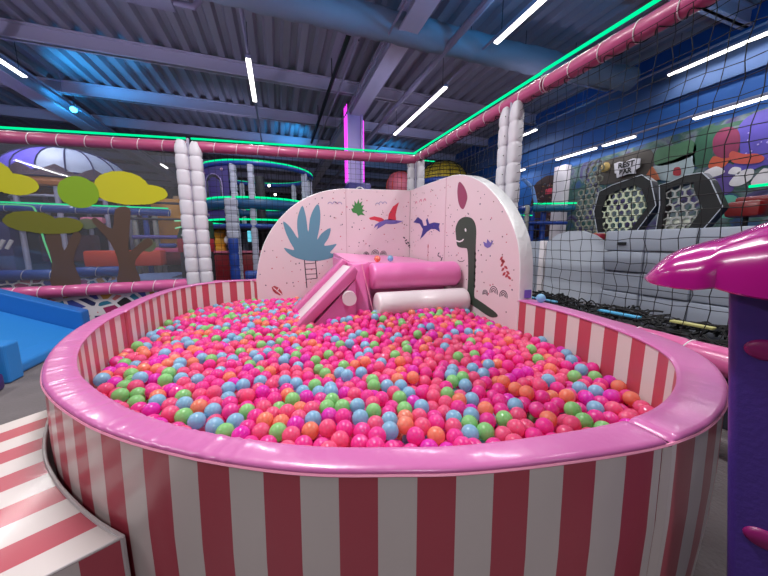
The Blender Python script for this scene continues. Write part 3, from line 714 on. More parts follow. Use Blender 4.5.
# gentle mounds across the surface
def surf(q): return 0.020 * np.sin(q[:, 0] * 2.7 + 1.0) * np.sin(q[:, 1] * 2.1 + 0.4) + 0.010 * np.sin(q[:, 0] * 6.1) * np.cos(q[:, 1] * 5.3) + 0.085 * np.clip((q[:, 1] - 1.9) / 0.8, 0, 1) ** 1.5 * np.clip((q[:, 0] - 0.3) / 0.5, 0, 1) * np.clip((2.05 - q[:, 0]) / 0.3, 0.3, 1)
P3[:, 2] += surf(P3[:, :2])
tgt = P3[:, 2].copy(); N3 = len(P3)
for it in range(36):
    if it % 6 == 0:
        pairs = []
        for s in range(0, N3, 700):
            dd = P3[s:s + 700, None, :].astype(np.float32) - P3[None, :, :].astype(np.float32)
            ii, jj = np.nonzero((dd ** 2).sum(2) < 0.10 ** 2); ii = ii + s; k = ii < jj; pairs.append(np.c_[ii[k], jj[k]])
        pairs = np.vstack(pairs)
    d = P3[pairs[:, 0]] - P3[pairs[:, 1]]; L = np.sqrt((d ** 2).sum(1)) + 1e-9
    ov = np.clip(2 * BR - L, 0, None) * 0.5
    mv = d / L[:, None] * (ov * 0.55)[:, None]
    acc = np.zeros_like(P3); np.add.at(acc, pairs[:, 0], mv); np.add.at(acc, pairs[:, 1], -mv)
    P3 += acc; P3[:, 2] += (tgt - P3[:, 2]) * 0.03
    e_, c_ = edge(P3[:, :2]); k = e_ < BR + 0.002
    n_ = (P3[k, :2] - c_[k]) / (e_[k][:, None] + 1e-9); P3[k, :2] = c_[k] + n_ * (BR + 0.003)
P3[:, 2] = np.minimum(P3[:, 2], tgt + 0.03)
# which balls show largest from where the photo was taken
cp = np.array(CAM); yaw = math.radians(19.3); pit_a = math.radians(8.53)
fwd = np.array([math.sin(yaw) * math.cos(pit_a), math.cos(yaw) * math.cos(pit_a), -math.sin(pit_a)])
dist = np.sqrt(((P3 - cp) ** 2).sum(1)); near = np.argsort(dist)[:1500]
Q = P3[near]; vis = np.zeros(len(near))
for i, c in enumerate(Q):
    dv = c - cp; D = np.linalg.norm(dv); dv /= D
    a = np.cross(dv, (0, 0, 1)); a /= np.linalg.norm(a); bb = np.cross(a, dv)
    nb = Q[(((Q - c) ** 2).sum(1) < 0.30 ** 2)]; nb = nb[((nb - c) ** 2).sum(1) > 1e-8]
    cnt = 0; tot = 0
    for ri, nn in ((0.0, 1), (0.5, 6), (0.85, 10)):
        for q in range(nn):
            an = q * 2 * PI / nn; off = (a * math.cos(an) + bb * math.sin(an)) * BR * ri
            tgtp = c + off - dv * BR * math.sqrt(1 - ri * ri); r = tgtp - cp; Lr = np.linalg.norm(r); r /= Lr
            m_ = nb - cp; tt = m_ @ r; h2 = (m_ ** 2).sum(1) - tt ** 2
            hit = (h2 < BR * BR) & (tt - np.sqrt(np.clip(BR * BR - h2, 0, None)) < Lr - 1e-4)
            tot += 1
            if not hit.any():
                # hidden by the front rim?
                tz = (RIM - cp[2]) / r[2]; g_ = cp + r * tz
                if inside_np(g_[None, :2])[0]: cnt += 1
    vis[i] = cnt / tot * (BR / (D)) ** 2
order = near[np.argsort(-vis)][:300]
sel = set(int(i) for i in order)
base_mesh = {}
def ball_mesh(k):
    if k not in base_mesh:
        V, F = ico(4); me = bpy.data.meshes.new('play_ball'); me.from_pydata([tuple(c * BR for c in v) for v in V], [], F)
        me.polygons.foreach_set('use_smooth', [True] * len(F)); me.materials.append(BM[KEYS.index(k)]); me.update(); base_mesh[k] = me
    return base_mesh[k]
ORD = ['zeroth', 'first', 'second', 'third', 'fourth', 'fifth', 'sixth', 'seventh', 'eighth', 'ninth', 'tenth', 'eleventh', 'twelfth', 'thirteenth', 'fourteenth', 'fifteenth', 'sixteenth', 'seventeenth', 'eighteenth', 'nineteenth', 'twentieth',
       'twenty-first', 'twenty-second', 'twenty-third', 'twenty-fourth', 'twenty-fifth', 'twenty-sixth', 'twenty-seventh', 'twenty-eighth']
seam_k = SEAMS[2] / STRIPE
dn = np.array([(p.x, p.y) for p in dense])
cells = {}
right_dir = np.array([math.cos(yaw), -math.sin(yaw)])
for i in sel:
    p = P3[i]; dd = np.sqrt(((dn - p[:2]) ** 2).sum(1)); j = int(dd.argmin()); s = arc[j]; dd = dd[j]
    row = max(1, int(round((dd - BR) / 0.068)) + 1)
    kk = math.floor(s / STRIPE); side = 'left' if s < SEAMS[2] else 'right'
    sk = math.floor(SEAMS[2] / STRIPE)
    num = (sk - kk) if side == 'left' else (kk - sk)
    num = max(0, num)
    cells.setdefault((C3[i], row, side, num, kk % 2), []).append(i)
ballcount = 0
first = {}
def addball(i, label):
    k = C3[i]
    if k not in first:
        o = bpy.data.objects.new('play_ball', ball_mesh(k)); first[k] = o
    else: o = first[k].copy()
    COL.objects.link(o); o.location = P3[i]
    o.rotation_euler = (0, 0, 0)
    tag(o, label, 'ball', 'plastic balls filling the pit')
for (k, row, side, num, wht), mem in sorted(cells.items(), key=lambda x: str(x[0])):
    mem = sorted(mem, key=lambda i: float((P3[i][:2] @ right_dir)))
    stripe = 'rose' if wht else 'white'
    for q, i in enumerate(mem):
        pos = '' if len(mem) == 1 else ('left-hand ' if q == 0 else ('right-hand ' if q == len(mem) - 1 else 'middle '))
        rt = 'next to the rim' if row == 1 else 'in %s row from rim' % ORD[min(row, 28)]
        at = ('behind %s stripe %s of front seam' % (ORD[min(num, 28)], side)) if num > 0 else 'at the front seam'
        addball(i, '%s%s ball %s, %s' % (pos, KINDS[k][0], rt, at))
# the rest of the balls
V1, F1 = ico(3); V1 = np.array(V1); F1 = np.array(F1); V2, F2 = ico(2); V2 = np.array(V2); F2 = np.array(F2)
vs = []; fs = []; ms = []; off = 0
for i in range(N3):
    if i in sel: continue
    V, F = (V1, F1) if i < n1 else (V2, F2)
    vs.append(V * BR + P3[i]); fs.append(F + off); off += len(V); ms.append(np.full(len(F), KEYS.index(C3[i]), dtype=np.int32))
vs = np.vstack(vs).astype(np.float32); fs = np.vstack(fs).astype(np.int32); ms = np.concatenate(ms)
me = bpy.data.meshes.new('play_balls'); me.vertices.add(len(vs)); me.vertices.foreach_set('co', vs.ravel())
me.loops.add(fs.size); me.loops.foreach_set('vertex_index', fs.ravel())
me.polygons.add(len(fs)); me.polygons.foreach_set('loop_start', np.arange(0, fs.size, 3, dtype=np.int32))
try: me.polygons.foreach_set('loop_total', np.full(len(fs), 3, dtype=np.int32))
except Exception: pass
for m in BM: me.materials.append(m)
me.polygons.foreach_set('material_index', ms); me.polygons.foreach_set('use_smooth', np.ones(len(fs), dtype=bool))
me.update(calc_edges=True)
o = bpy.data.objects.new('play_ball_mass', me); COL.objects.link(o)
tag(o, 'mass of pink, coral, orange, blue and green plastic balls filling the rest of the pit', 'balls', kind='stuff')
# three stray balls
def stray(k, loc, lab):
    o = bpy.data.objects.new('play_ball', ball_mesh(k)); COL.objects.link(o); o.location = loc; tag(o, lab, 'ball', 'stray balls outside the mass')
stray('B', STRAY_B, 'pale blue ball lying alone on the pink rim at right, beside the dinosaur panel')
stray('B', (1.28, 3.42, 0.965), 'pale blue ball resting on the mat above the pink roll')
stray('O', (1.10, 3.38, 0.965), 'orange ball resting on the mat above the pink roll')

# ------------------------------------------------------------------ padded frame round the pit: posts, rails, neon, nets
def pad_column(x, y, z0, z1, name, root, half=0.062, step=0.2, seed=0, lean=(0, 0), mi=PAD_WHITE, taper=True):
    rnd = random.Random(seed); b = MB(); rows = []
    n = 16; z = z0; zs = []
    nseg = max(1, round((z1 - z0) / step)); st = (z1 - z0) / nseg
    for i in range(nseg):
        jx = rnd.uniform(-.003, .003)
        for t in (0.0, 0.04, 0.12, 0.3, 0.5, 0.7, 0.88, 0.96):
            f = 0.86 + 0.14 * (1 - abs(2 * t - 1) ** 6)
            if taper and i == nseg - 1 and t > 0.3: f *= 1 - 0.45 * ((t - 0.3) / 0.7) ** 1.6
            zs.append((z0 + (i + t) * st, f, jx))
    zs.append((z1, 0.3 if taper else 0.86, 0))
    for zz, f, jx in zs:
        tt = (zz - z0) / (z1 - z0)
        row = []
        for k in range(n):
            a = 2 * PI * k / n; c, s = math.cos(a), math.sin(a)
            p = 4; rr = half * f / ((abs(c) ** p + abs(s) ** p) ** (1 / p))
            row.append((x + jx + lean[0] * tt + rr * c, y + lean[1] * tt + rr * s, zz))
        rows.append(row)
    b.grid(rows, close=True); b.f.append(tuple(range(n))); b.m.append(0)
    m_ = (len(rows) - 1) * n; b.f.append(tuple(m_ + k for k in range(n))); b.m.append(0)
    return b.build(name, mi, root, True, 60)
def post(label, cols, z1=2.56, half=0.062):
    t = thing('padded_post', label, 'post', (*cols[0], 0), 'white padded posts of the frame')
    MB().tube([(sum(c[0] for c in cols) / len(cols), sum(c[1] for c in cols) / len(cols), 0), (sum(c[0] for c in cols) / len(cols), sum(c[1] for c in cols) / len(cols), z1 + 0.03)], 0.02, 8).build('steel_pole', STEEL, t)
    for i, c in enumerate(cols): pad_column(c[0], c[1], 0.12 if i < 2 else 0.1, z1, 'quilted_pad', t, half=half, seed=i + int(abs(c[0]) * 10))
    for c in cols[:1]:
        for j in range(10):
            MB().sphere((c[0] - 0.055, c[1] - 0.055, 0.7 + j * 0.2), 0.007, sub=1).build('rivet', DARK_STEEL, t)
    return t
post('white quilted post pair left of the printed panels, holding the clear tree panel', [(-1.20, 5.08), (-1.035, 5.12)], 2.56, 0.08)
post('white quilted post pair at the far corner above where the printed panels meet', [(2.33, 5.18), (2.46, 5.05)], 2.68)
post('tall white quilted post pair rising behind the dinosaur panel', [(2.44, 2.90), (2.44, 2.74)], 2.62)

def rail(name, label, p0, p1, r, m, ring_step, neon=None, group='pink padded rails', cat='rail', lace=False):
    p0, p1 = Vector(p0), Vector(p1); L = (p1 - p0).length; t = thing(name, label, cat, tuple(p0), group)
    n = max(2, int(L / ring_step)); pts = []; rad = []
    for i in range(n):
        for tt, f in ((0, 0.90), (0.06, 0.97), (0.5, 1.0), (0.94, 0.97)):
            pts.append(p0.lerp(p1, (i + tt) / n)); rad.append(r * f)
    pts.append(p1); rad.append(r * 0.9)
    MB().tube(pts, r, 18, rad=rad).build('rail_pad', m, t, True, 60)
    d = (p1 - p0).normalized(); x = d.cross(Vector((0, 0, 1))).normalized(); y = x.cross(d)
    proto = None
    for i in range(0, n + 1):
        c = p0.lerp(p1, i / n) ; tilt = 0.25
        pts = [c + (x * math.cos(a) + y * math.sin(a)) * (r * 0.97) + d * (tilt * r * math.sin(a)) for a in [k * 2 * PI / 16 for k in range(16)]]
        MB().tube(pts, 0.0045, 5, closed=True).build('cable_tie', SEAM_WHITE, t)
    if lace:
        q = []
        for i in range(0, int(L / 0.012)):
            c = p0 + d * (i * 0.012); a = -1.75 + 0.75 * math.sin(i * 0.012 / 0.085 * PI)
            q.append(c + (x * math.cos(a) * 1.0 + y * math.sin(a)) * (r + 0.004))
        MB().tube(q, 0.0038, 4, caps=False).build('net_lacing', NET, t)
    if neon:
        q = [p0 + Vector(neon), p1 + Vector(neon)]
        MB().tube(q, 0.014, 8).build('neon_tube', GREEN_NEON, t)
    return t
rail('top_rail', 'rose padded top rail with green neon over the clear tree panel, left of the post', (-4.2, 5.14, 2.36), (-1.14, 5.14, 2.49), 0.075, TOP_PINK, 0.27, (0, -0.02, 0.105))
rail('top_rail', 'rose padded top rail with green neon tube between left post and far corner post', (-1.08, 5.14, 2.50), (2.40, 5.14, 2.62), 0.072, TOP_PINK, 0.27, (0, -0.02, 0.10))
rail('top_rail', 'pink padded top rail with green neon slanting up to the right edge of the photo', (2.42, 5.16, 2.64), (2.50, 2.45, 2.66), 0.072, TOP_ROSE, 0.25, (-0.06, 0, 0.085), lace=True)
rail('top_rail', 'pink padded top rail with cable ties at the upper right, near the camera', (2.505, 2.42, 2.655), (2.62, -0.6, 2.665), 0.072, TOP_ROSE, 0.25, (-0.085, 0, 0.085), lace=True)
MB
rail('bottom_rail', 'pink padded bottom rail below the clear tree panel, behind the blue soft ramp', (-4.2, 5.14, 0.49), (-1.20, 5.14, 0.55), 0.085, PAD_PINK, 0.25)
rail('bottom_rail', 'pink padded bottom rail with cable ties outside the rim at right', (2.44, 5.0, 0.50), (2.44, 0.2, 0.45), 0.088, PAD_PINK, 0.30)
rail('bottom_rail', 'pink padded bottom rail between the left post and the far corner', (-1.06, 5.16, 0.50), (2.38, 5.16, 0.50), 0.085, PAD_PINK, 0.27)

def net(label, fn, na, nb, seed, sag=0.006, r=0.0028):
    rnd = random.Random(seed)
    J = {}
    for i in range(na + 1):
        for j in range(nb + 1):
            J[i, j] = fn(i, j, rnd)
    b = MB()
    for i in range(na + 1): b.tube([J[i, j] for j in range(nb + 1)], r, 4, caps=False)
    for j in range(nb + 1): b.tube([J[i, j] for i in range(na + 1)], r, 4, caps=False)
    o = b.build('safety_net', NET, fix=False); return tag(o, label, 'net')
def f_right(i, j, rnd):
    v = 5.02 - i * 0.092; z = 0.56 + j * 0.0888; e = 1 if 0 < j < 23 else 0
    top = 2.6
    return Vector((2.46 + 0.03 * math.sin(v * 1.7) * e + rnd.uniform(-.010, .010) * e, v + rnd.uniform(-.012, .012) * e + 0.02 * math.sin(z * 4 + v), z - 0.025 * abs(math.sin(v * 2.6)) * (j / 23.0) * e + rnd.uniform(-.008, .008) * e))
net('black square-mesh safety net hanging from the pink rail at the right', f_right, 56, 23, 3, r=0.0026)
def f_back(i, j, rnd):
    u = -0.98 + i * 0.0845; z = 0.56 + j * 0.083; e = 1 if 0 < j < 24 else 0
    return Vector((u + rnd.uniform(-.004, .004) * e, 5.17 + 0.015 * math.sin(u * 3) * e, z + rnd.uniform(-.004, .004) * e))
net('black safety net behind the palm panel, between left post and corner post', f_back, 39, 24, 5, r=0.0022)

# net gathered on the ledge beyond the right rail with coloured strips
t = thing('gathered_net', 'heap of gathered black netting along the ledge outside the right rim', 'net', (2.75, 2.4, 0.3))
rnd = random.Random(8); b = MB()
for q in range(330):
    v = rnd.uniform(0.3, 4.6); u = rnd.uniform(2.58, 3.35); z = 0.43 + rnd.uniform(0, 0.10)
    pts = [(u, v, z)]
    for s in range(5):
        u += rnd.uniform(-.08, .08); v += rnd.uniform(-.03, .12); z = 0.43 + rnd.uniform(0, 0.09); pts.append((min(3.4, max(2.55, u)), v, z))
    b.tube(catmull(pts, 3), 0.009, 4, caps=False)
b.build('netting', NET, t, fix=False)
LEDGE = mat('ledge_dark', (44, 46, 58), 0.7)
o = MB().soft((3.01, 2.4, 0.21), (0.90, 4.6, 0.42), 0.02).build('side_ledge', LEDGE, smooth=True); tag(o, 'low dark ledge running outside the right rail, under the gathered net', 'ledge')
for c, v, u, L, lab in (((70, 160, 205), 1.75, 2.80, 0.32, 'light blue strip lying in the gathered net, nearest the grey blocks'), ((90, 170, 210), 2.5, 2.72, 0.35, 'light blue strip lying in the gathered net near the dinosaur panel'),
                        ((180, 175, 110), 1.32, 2.95, 0.25, 'pale yellow strip lying in the gathered net by the purple playhouse')):
    o = MB().soft((u, v, 0.535), (0.06, L, 0.018), 0.006, 0.08).build('coloured_strip', mat('strip_%d' % c[0], c, 0.5), smooth=True); tag(o, lab, 'strip', 'coloured strips in the gathered net')

# ------------------------------------------------------------------ clear panel with tree cut-outs
t = thing('clear_tree_panel', 'clear plastic panel with stuck-on yellow and green trees, left of the post', 'panel', (-2.7, 5.1, 0.6))
gm = bpy.data.materials.new('clear_plastic'); gm.use_nodes = True; nt = gm.node_tree; nt.nodes.clear()
tr = nt.nodes.new('ShaderNodeBsdfTransparent'); tr.inputs[0].default_value = (0.90, 0.91, 0.93, 1)
gl = nt.nodes.new('ShaderNodeBsdfGlossy'); gl.inputs['Roughness'].default_value = 0.02
mx = nt.nodes.new('ShaderNodeMixShader'); fr = nt.nodes.new('ShaderNodeFresnel'); fr.inputs['IOR'].default_value = 1.55
ou = nt.nodes.new('ShaderNodeOutputMaterial')
nt.links.new(fr.outputs[0], mx.inputs[0]); nt.links.new(tr.outputs[0], mx.inputs[1]); nt.links.new(gl.outputs[0], mx.inputs[2])
hz = nt.nodes.new('ShaderNodeBsdfDiffuse'); hz.inputs[0].default_value = (0.75, 0.75, 0.82, 1); m2 = nt.nodes.new('ShaderNodeMixShader'); m2.inputs[0].default_value = 0.06  # pale diffuse share paints a greyish reflection haze over the clear sheet
nt.links.new(mx.outputs[0], m2.inputs[1]); nt.links.new(hz.outputs[0], m2.inputs[2]); nt.links.new(m2.outputs[0], ou.inputs[0])
MB().box((-2.72, 5.115, 1.48), (2.96, 0.006, 1.80)).build('clear_sheet', gm, t)
def film(name, rgb, a):
    m = bpy.data.materials.new(name); m.use_nodes = True; nt = m.node_tree; b = nt.nodes['Principled BSDF']
    b.inputs['Base Color'].default_value = (*s2l(rgb), 1); b.inputs['Roughness'].default_value = 0.3; b.inputs['Alpha'].default_value = a
    return m
def blob(name, circles, m, y):
    """outline of overlapping round lobes as one flat film"""
    cx = sum(c[0] for c in circles) / len(circles); cz = sum(c[1] for c in circles) / len(circles); P = []
    for k in range(90):
        a = 2 * PI * k / 90; d = (math.cos(a), math.sin(a)); best = 0.01
        for (x, z, rx, rz) in circles:
            for s in range(1, 120):
                q = s * 0.01; px_, pz_ = cx + d[0] * q, cz + d[1] * q
                if ((px_ - x) / rx) ** 2 + ((pz_ - z) / rz) ** 2 <= 1: best = max(best, q)
        P.append((cx + d[0] * best, cz + d[1] * best))
    b = MB(); b.prism(P, lambda a, z, t: (a, y - 0.003 * t, z)); return b.build(name, m, t)
FY = film('film_yellow', (196, 190, 42), 0.94); FG = film('film_green', (132, 168, 36), 0.94); FO = film('film_olive', (118, 116, 44), 0.85); FB = film('film_brown', (96, 76, 66), 0.86)
blob('big_tree_crown', [(-1.93, 1.90, 0.30, 0.20), (-1.60, 1.83, 0.18, 0.11), (-1.85, 1.78, 0.36, 0.12)], FY, 5.108)
blob('green_tree_crown', [(-2.40, 1.80, 0.22, 0.20)], FG, 5.104)
blob('left_tree_crown', [(-3.3, 1.95, 0.30, 0.22), (-3.0, 1.86, 0.22, 0.13)], FY, 5.108)
blob('olive_tree_crown', [(-2.92, 1.42, 0.26, 0.13), (-2.58, 1.38, 0.18, 0.10), (-2.72, 1.34, 0.30, 0.08)], FO, 5.104)
def trunk(name, P, m, y=5.11):
    b = MB(); b.prism([(p.x, p.y) for p in catmull([(a, z, 0) for a, z in P], 3, True)], lambda a, z, q: (a, y - 0.003 * q, z)); return b.build(name, m, t)
trunk('big_tree_trunk', [(-2.12, 0.58), (-2.08, 0.85), (-2.14, 1.15), (-2.30, 1.42), (-2.26, 1.48), (-2.10, 1.34), (-2.04, 1.60), (-1.88, 1.62), (-1.90, 1.40), (-1.95, 1.05), (-1.84, 1.12), (-1.72, 1.22), (-1.66, 1.14), (-1.80, 1.02), (-1.90, 0.86), (-1.86, 0.58)], FB)
trunk('small_tree_trunk', [(-2.82, 0.58), (-2.78, 0.9), (-2.80, 1.25), (-2.66, 1.30), (-2.64, 1.05), (-2.52, 1.28), (-2.44, 1.24), (-2.56, 0.92), (-2.52, 0.58)], FB)
MB().sphere((-2.36, 1.37, 0), 0.0001)
for (x, z, rx, rz) in ((-2.36, 1.40, 0.12, 0.07), (-1.72, 1.12, 0.10, 0.10)):
    blob('leaf_cluster', [(x, z, rx, rz)], film('film_grey_green', (104, 112, 92), 0.8), 5.112)

# patterned skirt below the clear panel
def terrazzo(name):
    m = bpy.data.materials.new(name); m.use_nodes = True; nt = m.node_tree; b = nt.nodes['Principled BSDF']; b.inputs['Roughness'].default_value = 0.5
    tc = nt.nodes.new('ShaderNodeTexCoord'); vo = nt.nodes.new('ShaderNodeTexVoronoi'); vo.inputs['Scale'].default_value = 5.5; vo.feature = 'F1'
    mp = nt.nodes.new('ShaderNodeMapping'); mp.inputs['Scale'].default_value = (1, 0.2, 1.4)
    nt.links.new(tc.outputs['Object'], mp.inputs[0]); nt.links.new(mp.outputs[0], vo.inputs['Vector'])
    ed = nt.nodes.new('ShaderNodeTexVoronoi'); ed.feature = 'DISTANCE_TO_EDGE'; ed.inputs['Scale'].default_value = 5.5; nt.links.new(mp.outputs[0], ed.inputs['Vector'])
    gt = nt.nodes.new('ShaderNodeMath'); gt.operation = 'GREATER_THAN'; gt.inputs[1].default_value = 0.10; nt.links.new(ed.outputs['Distance'], gt.inputs[0])
    sp = nt.nodes.new('ShaderNodeSeparateColor'); nt.links.new(vo.outputs['Color'], sp.inputs[0])
    cr = nt.nodes.new('ShaderNodeValToRGB'); cr.color_ramp.interpolation = 'CONSTANT'
    cols = [(38, 42, 92), (198, 150, 72), (40, 110, 140), (150, 40, 90), (24, 24, 30), (60, 70, 150), (200, 110, 110)]
    while len(cr.color_ramp.elements) < len(cols): cr.color_ramp.elements.new(0.5)
    for i, e in enumerate(cr.color_ramp.elements): e.position = i / len(cols); e.color = (*s2l(cols[i]), 1)
    nt.links.new(sp.outputs[0], cr.inputs[0])
    mx = nt.nodes.new('ShaderNodeMix'); mx.data_type = 'RGBA'; mx.inputs[6].default_value = (*s2l((214, 208, 214)), 1)
    nt.links.new(gt.outputs[0], mx.inputs[0]); nt.links.new(cr.outputs[0], mx.inputs[7]); nt.links.new(mx.outputs[2], b.inputs['Base Color'])
    return m
TZ = terrazzo('patterned_print')
o = MB().soft((-2.7, 5.19, 0.24), (3.1, 0.05, 0.48), 0.01).build('patterned_board', TZ, smooth=True)
tag(o, 'white board printed with coloured shapes, under the pink rail behind the blue ramp', 'board')

# ------------------------------------------------------------------ striped step at the left
t = thing('padded_step', 'low padded step with rose and white stripes against the left of the pit', 'step', (-1.0, 1.0, 0))
ZS = 0.36
so = [at_arc(a)[1] + (at_arc(a)[1] - at_arc(a)[0]).normalized() * 0.022 for a in [arc_near((-1.12, 1.80), outer) + k * (arc_near((-0.43, 0.90), outer) - arc_near((-1.12, 1.80), outer)) / 20 for k in range(21)]]
d_far = Vector((-0.725, -0.69)); d_near = Vector((-0.90, -0.42))
def step_pt(i, q):     # i along the pit 0..1, q outwards in metres
    f = i * 20; k = min(19, int(f)); p = so[k].lerp(so[k + 1], f - k)
    d = d_far.lerp(d_near, i).normalized(); return p + d * q
NS = 11; b = MB(); bs = MB(); LEN = 1.15
for s in range(NS):
    i0_, i1_ = s / NS, (s + 1) / NS
    m_ = (s) % 2
    sub = 3
    for a in range(sub):
        a0 = i0_ + (i1_ - i0_) * a / sub; a1 = i0_ + (i1_ - i0_) * (a + 1) / sub
        q = [step_pt(a0, 0), step_pt(a0, LEN), step_pt(a1, LEN), step_pt(a1, 0)]
        top = [(p.x, p.y, ZS) for p in q]; bot = [(p.x, p.y, 0.0) for p in q]
        n = len(b.v); b.v.extend(top + bot)
        b.f.append((n, n + 1, n + 2, n + 3)); b.m.append(m_)
        b.f.append((n, n + 3, n + 7, n + 4)); b.m.append(1)
        if s == NS - 1 and a == sub - 1: pass
        if s == 0 and a == 0: b.f.append((n, n + 4, n + 5, n + 1)); b.m.append(1)
b.build('striped_top', [WHITE, RED], t, True, 40)
b = MB(); L0 = 0
while L0 < LEN:
    p0 = step_pt(1, L0); p1 = step_pt(1, min(LEN, L0 + STRIPE)); k = int(round(L0 / STRIPE))
    b.add([(p0.x, p0.y, 0), (p1.x, p1.y, 0), (p1.x, p1.y, ZS), (p0.x, p0.y, ZS)], [(0, 1, 2, 3)], 1 if k % 2 == 0 else 0); L0 += STRIPE
b.build('striped_front', [WHITE, RED], t)
b = MB(); b.tube([(*step_pt(i / 20, 0.004), ZS + 0.002) for i in range(21)] + [(*step_pt(1, 0.004), 0.02)], 0.006, 6); b.tube([(*step_pt(1, q * 0.1), ZS + 0.001) for q in range(12)], 0.004, 6)
b.build('piping', mat('grey_piping', (190, 180, 182), 0.35), t)

# ------------------------------------------------------------------ blue soft ramp
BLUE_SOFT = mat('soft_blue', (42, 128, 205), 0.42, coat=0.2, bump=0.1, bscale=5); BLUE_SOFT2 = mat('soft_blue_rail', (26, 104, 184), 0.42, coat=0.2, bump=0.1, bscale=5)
t = thing('soft_ramp', 'blue soft-play ramp sloping down to the floor left of the pit', 'ramp', (-3.2, 4.0, 0))
b = MB(); b.prism([(-2.20, 0.0), (-2.20, 0.10), (-2.36, 0.13), (-4.2, 0.95), (-4.2, 0.0)], lambda a, z, q: (a, 3.35 + 1.18 * q, z))
o = b.build('slide_mat', BLUE_SOFT, t); mo = o.modifiers.new('bevel', 'BEVEL'); mo.width = 0.03; mo.segments = 3
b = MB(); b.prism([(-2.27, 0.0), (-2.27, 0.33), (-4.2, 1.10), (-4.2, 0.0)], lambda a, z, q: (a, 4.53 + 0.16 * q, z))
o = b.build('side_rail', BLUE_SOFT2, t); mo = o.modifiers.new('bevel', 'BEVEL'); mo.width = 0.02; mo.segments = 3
b = MB(); b.prism([(-2.14, 0.0), (-2.14, 0.33), (-2.4, 0.36), (-4.2, 1.10), (-4.2, 0.0)], lambda a, z, q: (a, 3.22 + 0.16 * q, z))
o = b.build('side_rail', BLUE_SOFT, t); mo = o.modifiers.new('bevel', 'BEVEL'); mo.width = 0.02; mo.segments = 3
o = MB().soft((-2.55, 2.98, 0.07), (0.9, 0.30, 0.14), 0.03).build('soft_block', mat('deep_violet_pad', (62, 30, 110), 0.45, coat=0.2), smooth=True); tag(o, 'dark violet soft block on the floor beside the near side of the blue ramp', 'soft play block')

# ------------------------------------------------------------------ purple playhouse close at right
t = thing('playhouse', 'purple plastic playhouse corner with a glossy magenta roof, cut by the right edge', 'playhouse', (0.95, 0.34, 0))
PURP = mat('playhouse_purple', (62, 38, 122), 0.42, bump=0.1, bscale=80); MAG = mat('playhouse_magenta', (168, 20, 124), 0.2, coat=0.7)
E0 = Vector((0.92, 0.36)); Dn = Vector((0.918, 0.396)).normalized(); Dr = Vector((0.396, -0.918))
def hp(r, dpt, z): p = E0 + Dr * r + Dn * dpt; return (p.x, p.y, z)
b = MB()
P = [(0, 0.012), (0.004, 0.003), (0.014, 0), (0.60, 0), (0.60, 0.07), (0.0, 0.07)]
b.prism(P, lambda r, dd, q: hp(r + 0.115 * (1 - q), dd, 0.0 + 1.06 * q)); b.build('wall_panel', PURP, t, True, 50)
for z, lean in ((0.515, 0.06), (0.93, 0.014)):
    b = MB(); c = hp(0.050 + lean, -0.001, z)
    for (rr, dz, dp, k) in ((0.030, 0.022, -0.002, 0),):
        ring = [hp(0.050 + lean + rr * math.cos(a), dp, z + dz * math.sin(a)) for a in [q * 2 * PI / 24 for q in range(24)]]
        ring2 = [hp(0.050 + lean + rr * 0.75 * math.cos(a), dp - 0.006, z + dz * 0.75 * math.sin(a)) for a in [q * 2 * PI / 24 for q in range(24)]]
        b.grid([[hp(0.050 + lean + rr * math.cos(a), 0.002, z + dz * math.sin(a)) for a in [q * 2 * PI / 24 for q in range(24)]], ring, ring2], close=True)
        b.f.append(tuple(48 + q for q in range(24))); b.m.append(0)
    b.build('bolt_cap', mat('bolt_cap_magenta', (128, 16, 92), 0.4), t, True, 50)
# roof lofted from arch sections; r = distance to the right of the corner
secs = [(-0.150, 1.058, 1.062, 0.03), (-0.142, 1.055, 1.075, 0.06), (-0.128, 1.052, 1.098, 0.09), (-0.110, 1.050, 1.120, 0.11), (-0.085, 1.048, 1.138, 0.12), (-0.055, 1.048, 1.150, 0.13),
        (-0.035, 1.053, 1.158, 0.135), (-0.022, 1.056, 1.162, 0.13), (0.0, 1.050, 1.172, 0.14), (0.03, 1.045, 1.190, 0.15), (0.06, 1.042, 1.202, 0.155), (0.2, 1.040, 1.27, 0.17), (0.6, 1.040, 1.34, 0.2)]
rows = []
for r, z0, z1, hw in secs:
    row = []
    for k in range(25):
        a = PI * k / 24; c = -math.cos(a); s = math.sin(a)
        st = 0.0
        prof_ = s ** 0.62
        if r > -0.03 and 0.35 < s < 0.62: st = 0.010
        row.append(hp(r, 0.10 + hw * c * (1.0 if s > 0.3 else 1.0), z0 + (z1 - z0) * prof_ + st))
    rows.append(row)
under = [[hp(r, 0.10 + (hw - 0.008) * -math.cos(PI * k / 24), z0 - 0.004 + max(0, (z1 - z0 - 0.014)) * math.sin(PI * k / 24) ** 0.62) for k in range(25)] for r, z0, z1, hw in secs]
b = MB(); b.grid(rows); b.grid(under)
n = len(secs) * 25
for i in range(len(secs) - 1):
    for k in (0, 24): b.f.append((i * 25 + k, (i + 1) * 25 + k, n + (i + 1) * 25 + k, n + i * 25 + k)); b.m.append(0)
for k in range(24): b.f.append((k, k + 1, n + k + 1, n + k)); b.m.append(0)
b.build('roof', MAG, t, True, 40)

